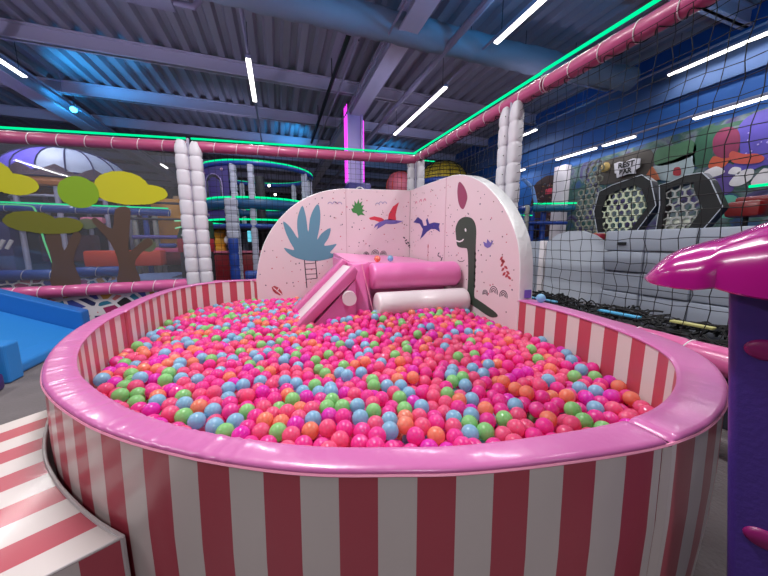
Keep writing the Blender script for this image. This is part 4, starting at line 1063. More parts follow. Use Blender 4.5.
# ------------------------------------------------------------------ right background: grey blocks, hexagon frames, mural
def hexa(c, r, rot=0.0, n=6): return [(c[0] + r * math.cos(rot + k * 2 * PI / n), c[1] + r * math.sin(rot + k * 2 * PI / n)) for k in range(n)]
GREY2 = mat('grey_block_edge', (176, 182, 194), 0.5)
t = thing('grey_block_wall', 'wall of big grey padded blocks behind the black net, by the magenta roof', 'padded wall', (5.5, 2.6, 0))
for i in range(4):
    for j in range(4):
        v1 = 3.72 - i * 0.62; z0 = j * 0.34
        MB().soft((5.5 + (0.02 if (i + j) % 2 else 0), v1 - 0.31, z0 + 0.17), (0.30, 0.605, 0.325), 0.025).build('block', GREY_PAD, t, True)
MB().box((5.56, 2.48, 0.68), (0.24, 2.44, 1.33)).build('backing', GREY2, t)
MB().box((5.344, 3.42, 1.14), (0.006, 0.14, 0.05)).build('handle_slot', BLACK, t)
t = thing('rounded_grey_panel', 'pale grey low panel with a rounded hump, behind the net beside the dinosaur panel', 'padded panel', (5.6, 4.6, 0))
P = [(3.78, 0.0), (3.78, 1.17), (3.95, 1.19), (4.12, 1.30), (4.35, 1.38), (4.62, 1.39), (4.88, 1.33), (5.06, 1.20), (5.12, 1.17), (5.12, 0.0)]
b = MB(); b.prism(P, lambda a, z, q: (5.6 + 0.12 * q, a, z)); b.build('panel_body', PALE_PAD, t)
MB().soft((5.62, 5.22, 0.6), (0.14, 0.12, 1.2), 0.02).build('end_post', SEAM_WHITE, t, True)
MB().soft((5.64, 5.55, 0.6), (0.12, 0.5, 1.18), 0.02).build('side_panel', GREY_PAD, t, True)
# honeycomb screens
def honey(name, pts, pitch, wd, plane, m, parent):
    """hexagonal mesh clipped to the polygon pts in (v, z)"""
    b = MB(); vs = [p[0] for p in pts]; zs = [p[1] for p in pts]; R_ = pitch / math.sqrt(3)
    row = 0; z = min(zs)
    while z < max(zs):
        v = min(vs) + (pitch / 2 if row % 2 else 0)
        while v < max(vs):
            if inside(pts, v, z):
                o_ = hexa((v, z), R_ * 1.0, PI / 6); i_ = hexa((v, z), R_ - wd, PI / 6)
                n = len(b.v); b.v.extend([(plane, a, c) for a, c in o_] + [(plane, a, c) for a, c in i_] + [(plane + 0.03, a, c) for a, c in o_] + [(plane + 0.03, a, c) for a, c in i_])
                for k in range(6):
                    j = (k + 1) % 6
                    b.f += [(n + k, n + j, n + 6 + j, n + 6 + k), (n + 12 + k, n + 18 + k, n + 18 + j, n + 12 + j), (n + 6 + k, n + 6 + j, n + 18 + j, n + 18 + k)]; b.m += [0, 0, 0]
            v += pitch
        z += R_ * 1.5; row += 1
    return b.build(name, m, parent, fix=False)
HC_PALE = mat('honeycomb_pale', (196, 204, 176), 0.5); HC_GREY = mat('honeycomb_grey', (150, 152, 150), 0.5)
def hexframe(label, out, inn, cells, pm):
    t = thing('hexagon_frame', label, 'climbing frame', (5.6, out[0][0], 1.3), 'black hexagon frames above the grey blocks')
    n = len(out); b = MB(); D = 0.16
    F_ = [(5.50, a, z) for a, z in out] + [(5.50, a, z) for a, z in inn] + [(5.50 + D, a, z) for a, z in out] + [(5.50 + D, a, z) for a, z in inn]
    fs = []
    for k in range(n):
        j = (k + 1) % n
        fs += [(k, j, n + j, n + k), (2 * n + k, 3 * n + k, 3 * n + j, 2 * n + j), (k, 2 * n + k, 2 * n + j, j), (n + k, n + j, 3 * n + j, 3 * n + k)]
    b.add(F_, fs); b.build('frame_body', BLACK, t)
    b = MB(); b.tube([(5.495, a, z) for a, z in out], 0.007, 5, closed=True); b.build('edge_trim', GREY2, t)
    honey('honeycomb_screen', cells, 0.115, 0.014, 5.52, pm, t)
    return t
o1 = [(3.95, 1.33), (4.06, 1.72), (4.00, 2.06), (3.78, 2.14), (3.34, 2.22), (3.20, 2.10), (3.09, 1.72), (3.32, 1.33)]
i1 = [(3.86, 1.35), (3.93, 1.72), (3.86, 1.98), (3.68, 2.04), (3.42, 2.08), (3.32, 2.00), (3.20, 1.72), (3.42, 1.35)]
hexframe('black hexagonal frame with dense pale honeycomb, left of two above the grey blocks', o1, i1, i1, HC_PALE)
o2 = [(3.05, 1.33), (3.04, 1.72), (3.08, 2.02), (2.95, 2.04), (2.78, 2.10), (2.60, 2.10), (2.50, 1.98), (2.34, 1.62), (2.50, 1.33)]
i2 = [(2.99, 1.36), (2.97, 1.72), (3.00, 1.92), (2.94, 1.95), (2.80, 1.98), (2.68, 1.98), (2.66, 1.88), (2.54, 1.62), (2.66, 1.36)]
hexframe('black hexagonal frame with open honeycomb showing dark cells, right of two above the grey blocks', o2, i2, i2, HC_GREY)
MB
o = MB().box((5.60, 2.82, 1.445), (0.02, 0.46, 0.18)).build('white_card', mat('card_white', (235, 240, 225), 0.5)); tag(o, 'small white card standing behind the right hexagonal frame', 'card')
t = thing('honeycomb_screen', 'dark stepped honeycomb screen between the white wall column and the hexagon frames', 'screen', (6.4, 4.7, 0))
honey('mesh_panel', [(5.12, 0.9), (5.12, 2.35), (4.95, 2.35), (4.95, 2.85), (4.62, 2.85), (4.62, 2.2), (4.42, 2.0), (4.42, 0.9)], 0.13, 0.014, 6.4, mat('honeycomb_bronze', (128, 130, 118), 0.5), t)
MB().box((6.26, 4.7, 0.58), (0.7, 1.0, 1.16)).build('base', BLACK, t)
t = thing('red_toy_box', 'small crimson padded block at the foot of the honeycomb screen', 'soft block', (6.1, 4.4, 1.1))
MB().soft((6.05, 4.38, 1.25), (0.2, 0.32, 0.18), 0.05).build('body', mat('crimson', (170, 24, 52), 0.4), t, True)
o = MB().soft((6.26, 4.42, 1.27), (0.12, 0.26, 0.22), 0.05).build('soft_block', mat('tan_soft', (190, 160, 92), 0.5), smooth=True); tag(o, 'tan block just behind the small crimson block', 'soft play block')
# pale wall column
b = MB(); b.box((8.1, 7.05, 1.95), (0.25, 0.38, 2.9)); struct('trim_40', b, mat('column_pale', (214, 206, 214), 0.6))
tag(MB().soft((7.94, 7.35, 2.72), (0.03, 0.22, 0.16), 0.01).build('small_red_sign', mat('sign_red', (205, 60, 84), 0.5)), 'small red and pink sign on the pale wall column', 'sign')

# mural painted along the right wall
t = thing('wall_mural', 'colourful painted mural along the blue wall above the grey blocks', 'mural', (8.19, 3.5, 1.2))
mm = bpy.data.materials.new('mural_ground'); mm.use_nodes = True; nt = mm.node_tree; bs_ = nt.nodes['Principled BSDF']; bs_.inputs['Roughness'].default_value = 0.6
tc = nt.nodes.new('ShaderNodeTexCoord'); n_ = nt.nodes.new('ShaderNodeTexNoise'); n_.inputs['Scale'].default_value = 1.6; n_.inputs['Detail'].default_value = 5; n_.inputs['Distortion'].default_value = 1.6
cr = nt.nodes.new('ShaderNodeValToRGB'); cols = [(20, 28, 60), (26, 62, 110), (36, 76, 66), (92, 106, 112), (58, 44, 100), (28, 28, 44)]
while len(cr.color_ramp.elements) < len(cols): cr.color_ramp.elements.new(0.5)
for i, e in enumerate(cr.color_ramp.elements): e.position = 0.28 + 0.44 * i / (len(cols) - 1); e.color = (*s2l(cols[i]), 1)
nt.links.new(tc.outputs['Object'], n_.inputs['Vector']); nt.links.new(n_.outputs['Fac'], cr.inputs[0]); nt.links.new(cr.outputs[0], bs_.inputs['Base Color'])
b = MB(); b.prism([(-2.5, 0.9), (6.85, 0.9), (6.85, 3.35), (4.6, 3.45), (2.9, 3.5), (-2.5, 3.55)], lambda a, z, q: (8.19 - 0.01 * q, a, z)); b.build('painted_ground', mm, t)
def paint(name, P, rgb, lift, sm=True):
    b = MB(); pts = [(p.x, p.y) for p in catmull([(a, z, 0) for a, z in P], 4, True)] if sm else P
    b.prism(pts, lambda a, z, q: (8.178 - lift - 0.004 * q, a, z)); return b.build(name, mat('mural_%d_%d_%d' % rgb, rgb, 0.55, var=0.35, vscale=4), t)
paint('green_paint', [(3.7, 3.4), (3.39, 3.38), (3.25, 3.28), (3.51, 3.32), (3.71, 3.29), (3.76, 3.05), (3.76, 2.68), (4.02, 2.74), (4.05, 3.24), (3.9, 3.44)], (30, 78, 58), 0)
paint('green_paint', [(4.72, 3.23), (4.42, 3.24), (4.11, 3.25), (4.02, 2.97), (4.37, 2.86), (4.71, 2.9)], (62, 104, 74), 0)
paint('pale_paint', [(4.81, 2.85), (4.38, 2.93), (4.05, 2.98), (4.05, 2.52), (4.55, 2.54)], (150, 166, 172), 0)
paint('purple_paint', [(3.44, 3.25), (3.27, 3.45), (2.86, 3.45), (2.5, 3.4), (2.5, 2.44), (3.04, 2.51), (3.3, 2.31), (3.42, 2.6), (3.36, 2.82)], (72, 58, 150), 0.004)
paint('purple_paint', [(3.68, 2.6), (3.42, 2.6), (3.37, 2.14), (3.62, 2.12)], (78, 56, 130), 0.006)
paint('maroon_paint', [(3.72, 2.89), (3.77, 3.15), (3.69, 3.31), (3.56, 3.32), (3.43, 3.21), (3.38, 2.98), (3.42, 2.75), (3.58, 2.76)], (112, 24, 66), 0.010)
paint('orange_paint', [(3.5, 2.79), (3.46, 2.86), (3.31, 2.77), (3.14, 2.73), (3.04, 2.64), (3.08, 2.57), (3.25, 2.58), (3.43, 2.65)], (176, 68, 58), 0.014)
paint('orange_paint', [(3.77, 2.63), (3.73, 2.83), (3.58, 2.76), (3.48, 2.74), (3.56, 2.59)], (176, 74, 48), 0.012)
for P in ([(3.84, 2.54), (3.66, 2.63), (3.52, 2.5), (3.68, 2.44)], [(3.43, 2.3), (3.32, 2.46), (3.15, 2.47), (3.15, 2.31), (3.27, 2.21), (3.4, 2.22)], [(3.47, 2.46), (3.42, 2.56), (3.31, 2.52), (3.33, 2.42)], [(3.14, 2.19), (3.06, 2.41), (2.98, 2.44), (2.8, 2.27), (2.78, 2.13)]):
    paint('white_paint', P, (205, 200, 205), 0.018)
paint('teal_paint', [(3.54, 1.89), (3.51, 2.04), (3.31, 2.01), (3.22, 1.64), (3.52, 1.66)], (84, 158, 140), 0.012)
paint('red_paint', [(4.34, 2.61), (4.34, 2.75), (4.24, 2.74), (4.21, 2.58)], (150, 30, 44), 0.012)
# dark arched picture on the wall beyond the column and a dark brown one by the sign
paint('dark_arch_paint', [(8.2, 1.5), (8.2, 2.9), (7.9, 3.2), (7.55, 3.25), (7.3, 3.0), (7.25, 1.5)], (52, 26, 34), 0.002)
paint('brown_paint', [(6.0, 2.7), (6.0, 3.2), (5.5, 3.3), (4.9, 3.3), (4.75, 3.0), (4.9, 2.7)], (56, 48, 44), 0.004)
rnd = random.Random(21)
for q in range(46):
    v, z = rnd.uniform(7.3, 8.15), rnd.uniform(1.6, 3.0)
    paint('fleck_paint', [(v, z), (v + rnd.uniform(.05, .18), z + rnd.uniform(-.03, .05)), (v + .06, z + rnd.uniform(.03, .08))], rnd.choice([(120, 40, 50), (150, 130, 130), (80, 90, 110), (120, 90, 50)]), 0.008, False)
for q in range(40):
    v, z = rnd.uniform(2.4, 3.3), rnd.uniform(2.6, 3.4)
    paint('fleck_paint', dot(v, z, rnd.uniform(.01, .025)), (150, 140, 200), 0.012, False)
# small white graffiti sign with lettering
sg = thing('graffiti_sign', 'small white jagged sign with black lettering high on the mural, under a strip lamp', 'sign', (8.05, 5.25, 2.9))
P = [(5.52, 2.88), (5.56, 3.12), (5.44, 3.14), (5.30, 3.10), (5.14, 3.14), (4.98, 3.10), (4.98, 2.90), (5.06, 2.86), (5.04, 2.78), (5.22, 2.80), (5.46, 2.76), (5.48, 2.88)]
b = MB(); b.prism(P, lambda a, z, q: (8.10 - 0.03 * q, a, z)); b.build('sign_board', mat('sign_white', (196, 192, 202), 0.5), sg)
def text(s, loc, size, m, parent, name, rot=(PI / 2, 0, -PI / 2)):
    c = bpy.data.curves.new(name + '_text', 'FONT'); c.body = s; c.size = size; c.extrude = 0.003; c.align_x = 'CENTER'; c.align_y = 'CENTER'; c.offset = 0.006
    tmp = bpy.data.objects.new(name + '_tmp', c); me = bpy.data.meshes.new_from_object(tmp); bpy.data.objects.remove(tmp); me.materials.clear(); me.materials.append(m)
    o = bpy.data.objects.new(name, me); COL.objects.link(o)
    if parent: o.parent = parent; o.location = Vector(loc) - world_loc(parent)
    else: o.location = loc
    o.rotation_euler = rot; return o
text('REST', (8.062, 5.27, 3.03), 0.17, BLACK, sg, 'lettering'); text('BAR', (8.062, 5.27, 2.87), 0.15, BLACK, sg, 'lettering')
t = thing('wall_sculpture', 'brown and ochre animal-like figure relief left of the graffiti sign on the wall', 'wall figure', (8.1, 5.8, 2.9))
MB().sphere((8.08, 5.78, 3.08), 0.12, 0, 2, (0.3, 1, 1.1)).build('round_head', mat('ochre', (140, 116, 60), 0.6), t, True)
b = MB(); b.prism([(4.85, 2.62), (4.72, 2.86), (4.6, 2.66), (4.55, 2.55), (4.82, 2.52)], lambda a, z, q: (8.12 - 0.05 * q, a, z)); b.build('orange_ear', mat('fox_orange', (160, 84, 50), 0.6), t)
# dark red seats with a green light near the mural at right
for j, (v, lab) in enumerate(((2.42, 'dark red high seat in front of the mural, left of the brighter red one'), (1.98, 'bright red high seat in front of the mural at the right edge'))):
    t = thing('high_seat', lab, 'seat', (6.3, v, 0), 'red seats in front of the mural')
    c = mat('seat_red_%d' % j, (120, 22, 26) if j == 0 else (176, 20, 30), 0.4, coat=0.3)
    MB().soft((6.3, v, 1.62), (0.34, 0.36, 0.22), 0.05).build('seat', c, t, True)
    MB().soft((6.42, v, 1.86 if j else 1.76), (0.08, 0.36, 0.34 if j else 0.1), 0.03).build('backrest', c, t, True)
    MB().tube([(6.3, v, 0), (6.3, v, 1.52)], 0.03, 8).build('stem', BLACK, t)
tag(MB().tube([(6.5, 2.52, 1.96), (6.5, 2.14, 1.96)], 0.02, 8).build('green_light_bar', GREEN_NEON), 'short green light bar behind the dark red high seat', 'light')

# ------------------------------------------------------------------ blue climbing unit beyond the post at right
def tube_pad(pts, r, m, name, parent, seg=0.3):
    P = [Vector(p) for p in pts]; out = []; rad = []
    for i in range(len(P) - 1):
        L = (P[i + 1] - P[i]).length; n = max(1, int(L / seg))
        for k in range(n):
            for tt, f in ((0, 0.86), (0.1, 1), (0.9, 1)):
                out.append(P[i].lerp(P[i + 1], (k + tt) / n)); rad.append(r * f)
    out.append(P[-1]); rad.append(r * 0.86)
    return MB().tube(out, r, 10, rad=rad).build(name, m, parent, True, 60)
DBLUE = mat('climber_blue', (24, 62, 150), 0.45, coat=0.2)
t = thing('climbing_frame', 'blue padded climbing frame with green neon, seen between the tall post and honeycomb', 'climbing frame', (6.6, 7.0, 0))
for u, v in ((6.42, 7.0), (6.95, 6.95), (7.32, 6.9), (6.3, 7.6)): tube_pad([(u, v, 0), (u, v, 2.1)], 0.075, DBLUE, 'post', t)
tube_pad([(6.70, 6.9, 0), (6.70, 6.9, 2.2)], 0.07, mat('climber_grey', (150, 150, 146), 0.5), 'post', t)
tube_pad([(6.35, 6.98, 2.10), (6.9, 6.98, 2.10)], 0.10, DBLUE, 'rail', t)
tube_pad([(6.9, 6.9, 2.12), (8.0, 6.5, 2.12)], 0.10, mat('climber_teal', (14, 90, 130), 0.45), 'rail', t)
tube_pad([(6.35, 6.98, 1.72), (7.9, 6.6, 1.72)], 0.05, DBLUE, 'rail', t)
MB().tube([(6.85, 6.82, 2.24), (8.0, 6.40, 2.26)], 0.022, 8).build('neon_tube', GREEN_NEON, t)
MB().tube([(6.34, 6.9, 1.93), (6.98, 6.9, 1.93)], 0.014, 6).build('neon_tube', GREEN_NEON, t)
for j in range(6): MB().box((7.12 + 0.0 * j, 7.0, 0.35 + j * 0.3), (0.34, 0.04, 0.03)).build('rung', DBLUE, t)
b = MB()
for a in range(9):
    b.tube([(6.5 + a * 0.10, 7.1, 0.1), (6.5 + a * 0.10, 7.1, 1.7)], 0.005, 4)
for a in range(16): b.tube([(6.5, 7.1, 0.15 + a * 0.1), (7.3, 7.1, 0.15 + a * 0.1)], 0.005, 4)
b.build('netting', mat('net_lilac', (90, 84, 130), 0.7), t, fix=False)
tag(tube_pad([(6.75, 7.2, 3.0), (7.05, 7.1, 2.72), (7.2, 7.05, 2.2)], 0.05, mat('slide_bar_blue', (110, 150, 215), 0.35), 'slanting_bar', None), 'slanting pale blue bar above the blue climbing frame at right', 'bar')
t = thing('arcade_cabinet', 'dark cabinet behind the blue climbing frame, below the arched dark picture', 'cabinet', (7.6, 8.2, 0))
MB().soft((7.6, 8.1, 0.9), (1.1, 0.5, 1.8), 0.04).build('body', BLACK, t, True)
MB().box((7.5, 7.83, 1.35), (0.5, 0.02, 0.4)).build('screen', mat('dark_screen', (50, 52, 60), 0.2), t)
MB().soft((7.75, 7.80, 0.75), (0.3, 0.06, 0.25), 0.02).build('panel', mat('olive_panel', (110, 112, 60), 0.5), t, True)

# ------------------------------------------------------------------ yellow dome and blue unit above the dinosaur panel
t = thing('yellow_dome', 'yellow netted dome on a blue padded ring, above the dinosaur panel', 'play dome', (6.6, 11.2, 3.4))
rows = []
for i in range(9):
    a = PI / 2 * i / 8
    rows.append([(6.45 + 0.98 * math.cos(a) * math.cos(q * 2 * PI / 28), 11.2 + 0.98 * math.cos(a) * math.sin(q * 2 * PI / 28), 3.55 + 0.85 * math.sin(a)) for q in range(28)])
MB().grid(rows, close=True).build('dome_shell', mat('dome_yellow', (186, 158, 36), 0.5), t, True)
b = MB()
for q in range(14):
    b.tube([(6.45 + 1.0 * math.cos(a) * math.cos(q * 2 * PI / 14), 11.2 + 1.0 * math.cos(a) * math.sin(q * 2 * PI / 14), 3.55 + 0.87 * math.sin(a)) for a in [PI / 2 * i / 8 for i in range(9)]], 0.012, 4)
for i in range(1, 8):
    a = PI / 2 * i / 8; b.tube([(6.45 + 1.0 * math.cos(a) * math.cos(q * 2 * PI / 24), 11.2 + 1.0 * math.cos(a) * math.sin(q * 2 * PI / 24), 3.55 + 0.87 * math.sin(a)) for q in range(24)], 0.012, 4, closed=True)
b.build('dome_net', NET, t, fix=False)
b = MB(); b.tube([(6.45 + 1.05 * math.cos(q * 2 * PI / 24), 11.2 + 1.05 * math.sin(q * 2 * PI / 24), 3.5) for q in range(24)], 0.11, 10, closed=True); b.build('ring_pad', DBLUE, t, True)
for q in range(4):
    a = PI / 4 + q * PI / 2; MB().tube([(6.45 + 1.0 * math.cos(a), 11.2 + 1.0 * math.sin(a), 0), (6.45 + 1.0 * math.cos(a), 11.2 + 1.0 * math.sin(a), 3.45)], 0.07, 10).build('post', DBLUE, t, True)
tag(MB().tube([(5.7, 11.4, 4.42), (6.35, 11.4, 4.42), (6.35, 11.4, 4.25)], 0.022, 6).build('neon_tube', GREEN_NEON), 'short green neon tube bent down beside the yellow dome', 'neon light')
tag(MB().tube([(7.6, 10.2, 3.55), (7.75, 10.2, 3.45), (7.8, 10.2, 3.28)], 0.022, 6).build('neon_tube', GREEN_NEON), 'tiny green neon bend just above the top of the dinosaur panel', 'neon light')
t = thing('dark_play_tower', 'dark blue play tower with a sloping side, between yellow dome and tall white post', 'play tower', (7.3, 12.4, 0))
b = MB(); b.prism([(6.0, 0), (6.0, 4.1), (6.9, 4.4), (8.1, 4.0), (8.1, 0)], lambda a, z, q: (a, 12.9 + 0.8 * q, z)); b.build('tower_body', mat('tower_navy', (22, 30, 66), 0.6), t)
MB().tube([(7.7, 12.2, 4.15), (8.0, 12.2, 3.5), (8.15, 12.2, 3.55)], 0.03, 6).build('edge_bar', mat('slide_bar_blue', (110, 150, 215), 0.35), t)
t = thing('inflatable_ball', 'big pink and orange striped ball behind the net, left of the far corner post', 'inflatable', (4.7, 11.5, 2.4))
MB().sphere((4.72, 11.5, 3.35), 0.58, 0, 4).build('ball_skin', mat('inflatable_pink', (190, 92, 110), 0.5, var=0.3, vscale=1.5), t, True)
for q in range(5):
    a = q * PI / 5; MB().tube([(4.72 + 0.585 * math.cos(x) * math.cos(a), 11.5 + 0.585 * math.cos(x) * math.sin(a), 3.35 + 0.585 * math.sin(x)) for x in [k * 2 * PI / 28 for k in range(28)]], 0.012, 5, closed=True).build('seam', ORANGE_PAD, t)
MB().soft((4.72, 11.5, 1.38), (0.9, 0.9, 2.76), 0.05).build('stand', mat('tower_navy', (22, 30, 66), 0.6), t, True)

# ------------------------------------------------------------------ round play tower seen over the palm panel
CX, CY, RR = -0.40, 9.5, 1.42
t = thing('round_play_tower', 'round two-storey play tower ringed by green neon, behind the left white post', 'play tower', (CX, CY, 0))
def ringpts(r, z, a0=0, a1=2 * PI, n=48, closed=True): return [(CX + r * math.cos(a0 + (a1 - a0) * q / n), CY + r * math.sin(a0 + (a1 - a0) * q / n), z) for q in range(n if closed else n + 1)]
for z, nm in ((3.02, 0), (2.18, 1), (1.66, 2)):
    b = MB(); b.tube(ringpts(RR, z - (0.0 if nm == 0 else 0.10)), 0.06 if nm == 0 else (0.13 if nm == 1 else 0.06), 10, closed=True); b.build('ring_pad', mat('tower_teal', (12, 74, 120), 0.45) if nm == 1 else DBLUE, t, True)
    b = MB(); b.tube(ringpts(RR + 0.03, z + 0.055), 0.024, 6, closed=True); b.build('neon_ring', GREEN_NEON, t)
for q, a in enumerate((-2.78, -1.95, -1.66, -0.6, 0.1, 0.8, 2.0)):
    x, y = CX + (RR - 0.02) * math.cos(a), CY + (RR - 0.02) * math.sin(a)
    pad_column(x, y, 0.0, 3.0, 'quilted_post', t, half=0.075, step=0.22, seed=q, taper=False, mi=mat('tower_post_pad', (176, 178, 196), 0.5))
# violet wall with arched window on the left front
rows = []
def cyl(a, z, r=RR): return (CX + r * math.cos(a), CY + r * math.sin(a), z)
b = MB(); A0_, A1_ = -2.70, -2.03
b.grid([[cyl(A0_ + (A1_ - A0_) * i / 10, z) for i in range(11)] for z in (1.72, 2.98)])
b.grid([[cyl(A0_ + (A1_ - A0_) * i / 10, z, RR - 0.04) for i in range(11)] for z in (1.72, 2.98)])
b.build('violet_wall', mat('tower_violet', (64, 50, 124), 0.5), t)
ar = [(-0.55 + 0, 1.95), (-0.55, 2.55)] + [(-0.34 - 0.21 * math.cos(PI * q / 8), 2.55 + 0.25 * math.sin(PI * q / 8)) for q in range(9)] + [(-0.13, 2.55), (-0.13, 1.95)]
b = MB(); b.prism([(A0_ + 0.13 + (x + 0.55) / 0.42 * 0.42, z) for x, z in ar], lambda a, z, q: cyl(a, z, RR + 0.004 + 0.01 * q)); w_ = b.build('arched_window', mat('window_mirror', (96, 92, 104), 0.15, metal=0.7), t)
b = MB(); b.tube([cyl(A0_ + 0.13 + (x + 0.55), z, RR + 0.018) for x, z in ar], 0.012, 5, closed=True); b.build('window_frame', mat('window_lilac', (170, 150, 200), 0.5), t)
for a, z in ((-2.6, 2.85), (-2.14, 2.88), (-2.56, 1.84)):
    MB().sphere(cyl(a, z, RR + 0.01), 0.04, 0, 1).build('star_stud', mat('stud_rose', (190, 150, 180), 0.5), t)
b = MB(); b.prism([(RR * 0.97 * math.cos(q * PI / 16), RR * 0.97 * math.sin(q * PI / 16)) for q in range(32)], lambda a, c, q: (CX + a, CY + c, 1.50 + 0.08 * q)); b.build('deck', DARKMAT, t)
b = MB(); b.tube([(CX, CY, 0), (CX, CY, 3.0)], 0.12, 12); b.build('centre_pole', DARK_STEEL, t, True)
b = MB()
for q in range(26):
    a = -PI + q * PI / 26; b.tube([cyl(a, 2.2, RR - 0.02), cyl(a, 3.0, RR - 0.02)], 0.005, 4)
b.build('netting', NET, t, fix=False)
# items around the tower base
o = pad_column(-0.97, 7.9, 1.25, 2.16, 'quilted_pad_post', None, half=0.14, step=0.2, taper=False, mi=mat('tower_post_pad', (176, 178, 196), 0.5)); tag(o, 'short pale quilted post under the neon ring, above the blue post', 'post')
tag(tube_pad([(-0.90, 7.2, 0.0), (-0.90, 7.2, 1.25)], 0.10, DBLUE, 'blue_pad_post', None), 'blue padded post just right of the left white post, behind the rim', 'post')
tag(tube_pad([(-0.72, 7.3, 0.42), (0.9, 7.5, 0.42)], 0.12, DBLUE, 'blue_pad_rail', None), 'low blue padded rail left of the palm panel edge', 'rail')
o = MB().soft((0.1, 7.5, 0.14), (1.6, 0.08, 0.3), 0.01).build('patterned_board', TZ); tag(o, 'patterned board under the low blue rail beside the palm panel', 'board')
tag(pad_column(-1.42, 9.0, 0.0, 1.49, 'yellow_pad_post', None, half=0.13, taper=False, mi=YELLOW), 'short yellow padded post under the round tower, right of the left white post', 'post')
t = thing('service_counter', 'long dark red padded bench under the round tower, right of the left white post', 'bench', (-1.0, 9.6, 0))
MB().soft((-0.6, 8.9, 0.45), (1.9, 0.5, 0.85), 0.06).build('padding', DARKRED, t, True)
MB().soft((-0.6, 8.86, 0.92), (1.95, 0.5, 0.06), 0.02).build('top_strip', mat('bench_pink', (220, 120, 150), 0.5), t, True)
t = thing('toy_figure', 'small white and blue rounded toy on the red bench, under the round tower', 'toy', (-1.2, 8.7, 0.95))
MB().sphere((-1.14, 8.65, 1.22), 0.15, 0, 3, (1, 1, 0.9)).build('white_top', SEAM_WHITE, t, True)
MB().soft((-1.06, 8.6, 1.10), (0.28, 0.2, 0.26), 0.06).build('blue_body', BLUE_PAD, t, True)
t = thing('wall_screen', 'small lit cyan screen under the round tower', 'screen', (-0.62, 8.6, 1.1))
MB().box((-0.60, 8.57, 1.32), (0.29, 0.03, 0.32)).build('screen_case', BLACK, t)
MB().box((-0.60, 8.55, 1.32), (0.25, 0.015, 0.28)).build('screen_face', emission('screen_cyan', (110, 215, 240), 1.0), t)
for q in range(2):
    tag(MB().sphere(((-0.15, 0.0)[q], 9.3, (2.74, 2.50)[q]), 0.035, 0, 2).build('bulb', emission('bulb_white', (255, 245, 235), 9), None, True), 'tiny %s bright bulb inside the round play tower' % ('upper', 'lower')[q], 'bulb')

# ------------------------------------------------------------------ left background seen through the clear panel
t = thing('striped_canopy', 'domed canopy, violet on the left and pale on the right, above the trees', 'canopy', (-4.7, 9.5, 0))
KX, KY, KR = -4.62, 9.6, 1.15
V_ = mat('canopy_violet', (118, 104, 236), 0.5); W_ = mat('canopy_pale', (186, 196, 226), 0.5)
rows = []
for i in range(8):
    a = PI / 2 * i / 7
    rows.append([(KX + KR * math.cos(a) * math.cos(q * 2 * PI / 32), KY + KR * math.cos(a) * math.sin(q * 2 * PI / 32), 2.66 + 0.66 * math.sin(a)) for q in range(32)])
b = MB(); b.grid(rows, close=True)
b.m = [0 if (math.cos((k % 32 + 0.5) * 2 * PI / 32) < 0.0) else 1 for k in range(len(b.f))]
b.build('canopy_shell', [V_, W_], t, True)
b = MB()
for q in range(16):
    a = q * 2 * PI / 16; b.tube([(KX + (KR + .01) * math.cos(e) * math.cos(a), KY + (KR + .01) * math.cos(e) * math.sin(a), 2.66 + 0.67 * math.sin(e)) for e in [PI / 2 * i / 7 for i in range(8)]], 0.014, 4)
b.build('ribs', mat('rib_navy', (40, 38, 96), 0.5), t)
b = MB(); pts = []
for q in range(48):
    a = q * 2 * PI / 48; z = 2.62 + (0.17 if q % 4 == 2 else (0.09 if q % 2 else 0.0)); pts.append((a, z))
b.grid([[(KX + (KR + .015) * math.cos(a), KY + (KR + .015) * math.sin(a), 2.54) for a, z in pts], [(KX + (KR + .012) * math.cos(a) * 0.985, KY + (KR + .012) * math.sin(a) * 0.985, z) for a, z in pts]], close=True)
b.build('scalloped_edge', mat('canopy_brown', (82, 58, 78), 0.6), t)
b = MB(); b.tube([(KX + KR * 0.9 * math.cos(a), KY + KR * 0.9 * math.sin(a), 2.44) for a in [q * PI / 12 for q in range(24)]], 0.10, 8, closed=True); b.build('orange_ring', mat('canopy_orange', (196, 118, 60), 0.5), t, True)
for q in range(8):
    a = q * PI / 4 + 0.2; MB().tube([(KX + 1.0 * math.cos(a), KY + 1.0 * math.sin(a), 0), (KX + 1.0 * math.cos(a), KY + 1.0 * math.sin(a), 2.5)], 0.05, 8).build('post', mat('canopy_post', (168, 164, 190), 0.5), t, True)
for z in (1.95, 2.15): 
    b = MB(); b.tube([(KX + 1.0 * math.cos(a), KY + 1.0 * math.sin(a), z) for a in [q * PI / 12 for q in range(24)]], 0.03, 6, closed=True); b.build('hoop', mat('canopy_post', (168, 164, 190), 0.5), t, True)
rail('neon_rail', 'long blue rail with green neon tube behind the tree cut-outs at left', (-6.4, 7.9, 1.83), (-2.2, 7.9, 1.80), 0.075, DBLUE, 0.5, (0, -0.06, 0.09), 'blue rails behind the clear panel')
tag(MB().tube(catmull([(-5.0, 7.6, 1.84), (-4.4, 7.6, 1.84), (-4.25, 7.6, 1.75), (-4.20, 7.6, 1.2), (-4.10, 7.6, 0.62)], 5), 0.014, 6).build('neon_tube', emission('dim_green_neon', (110, 225, 150), 0.8)), 'vertical green neon line hanging by the small olive tree', 'neon light')
rail('low_rail', 'low blue padded rail with white ties at far left behind the small tree', (-6.6, 7.6, 0.55), (-4.15, 7.6, 0.55), 0.10, DBLUE, 0.4, None, 'blue rails behind the clear panel')
rail('low_rail', 'low blue padded rail between the two tree trunks', (-3.85, 7.6, 0.58), (-3.05, 7.6, 0.58), 0.10, DBLUE, 0.33, None, 'blue rails behind the clear panel')
o = MB().soft((-4.9, 7.66, 0.24), (3.6, 0.06, 0.42), 0.01).build('patterned_board', TZ); tag(o, 'patterned board under the low blue rail, behind the tree trunks', 'board')
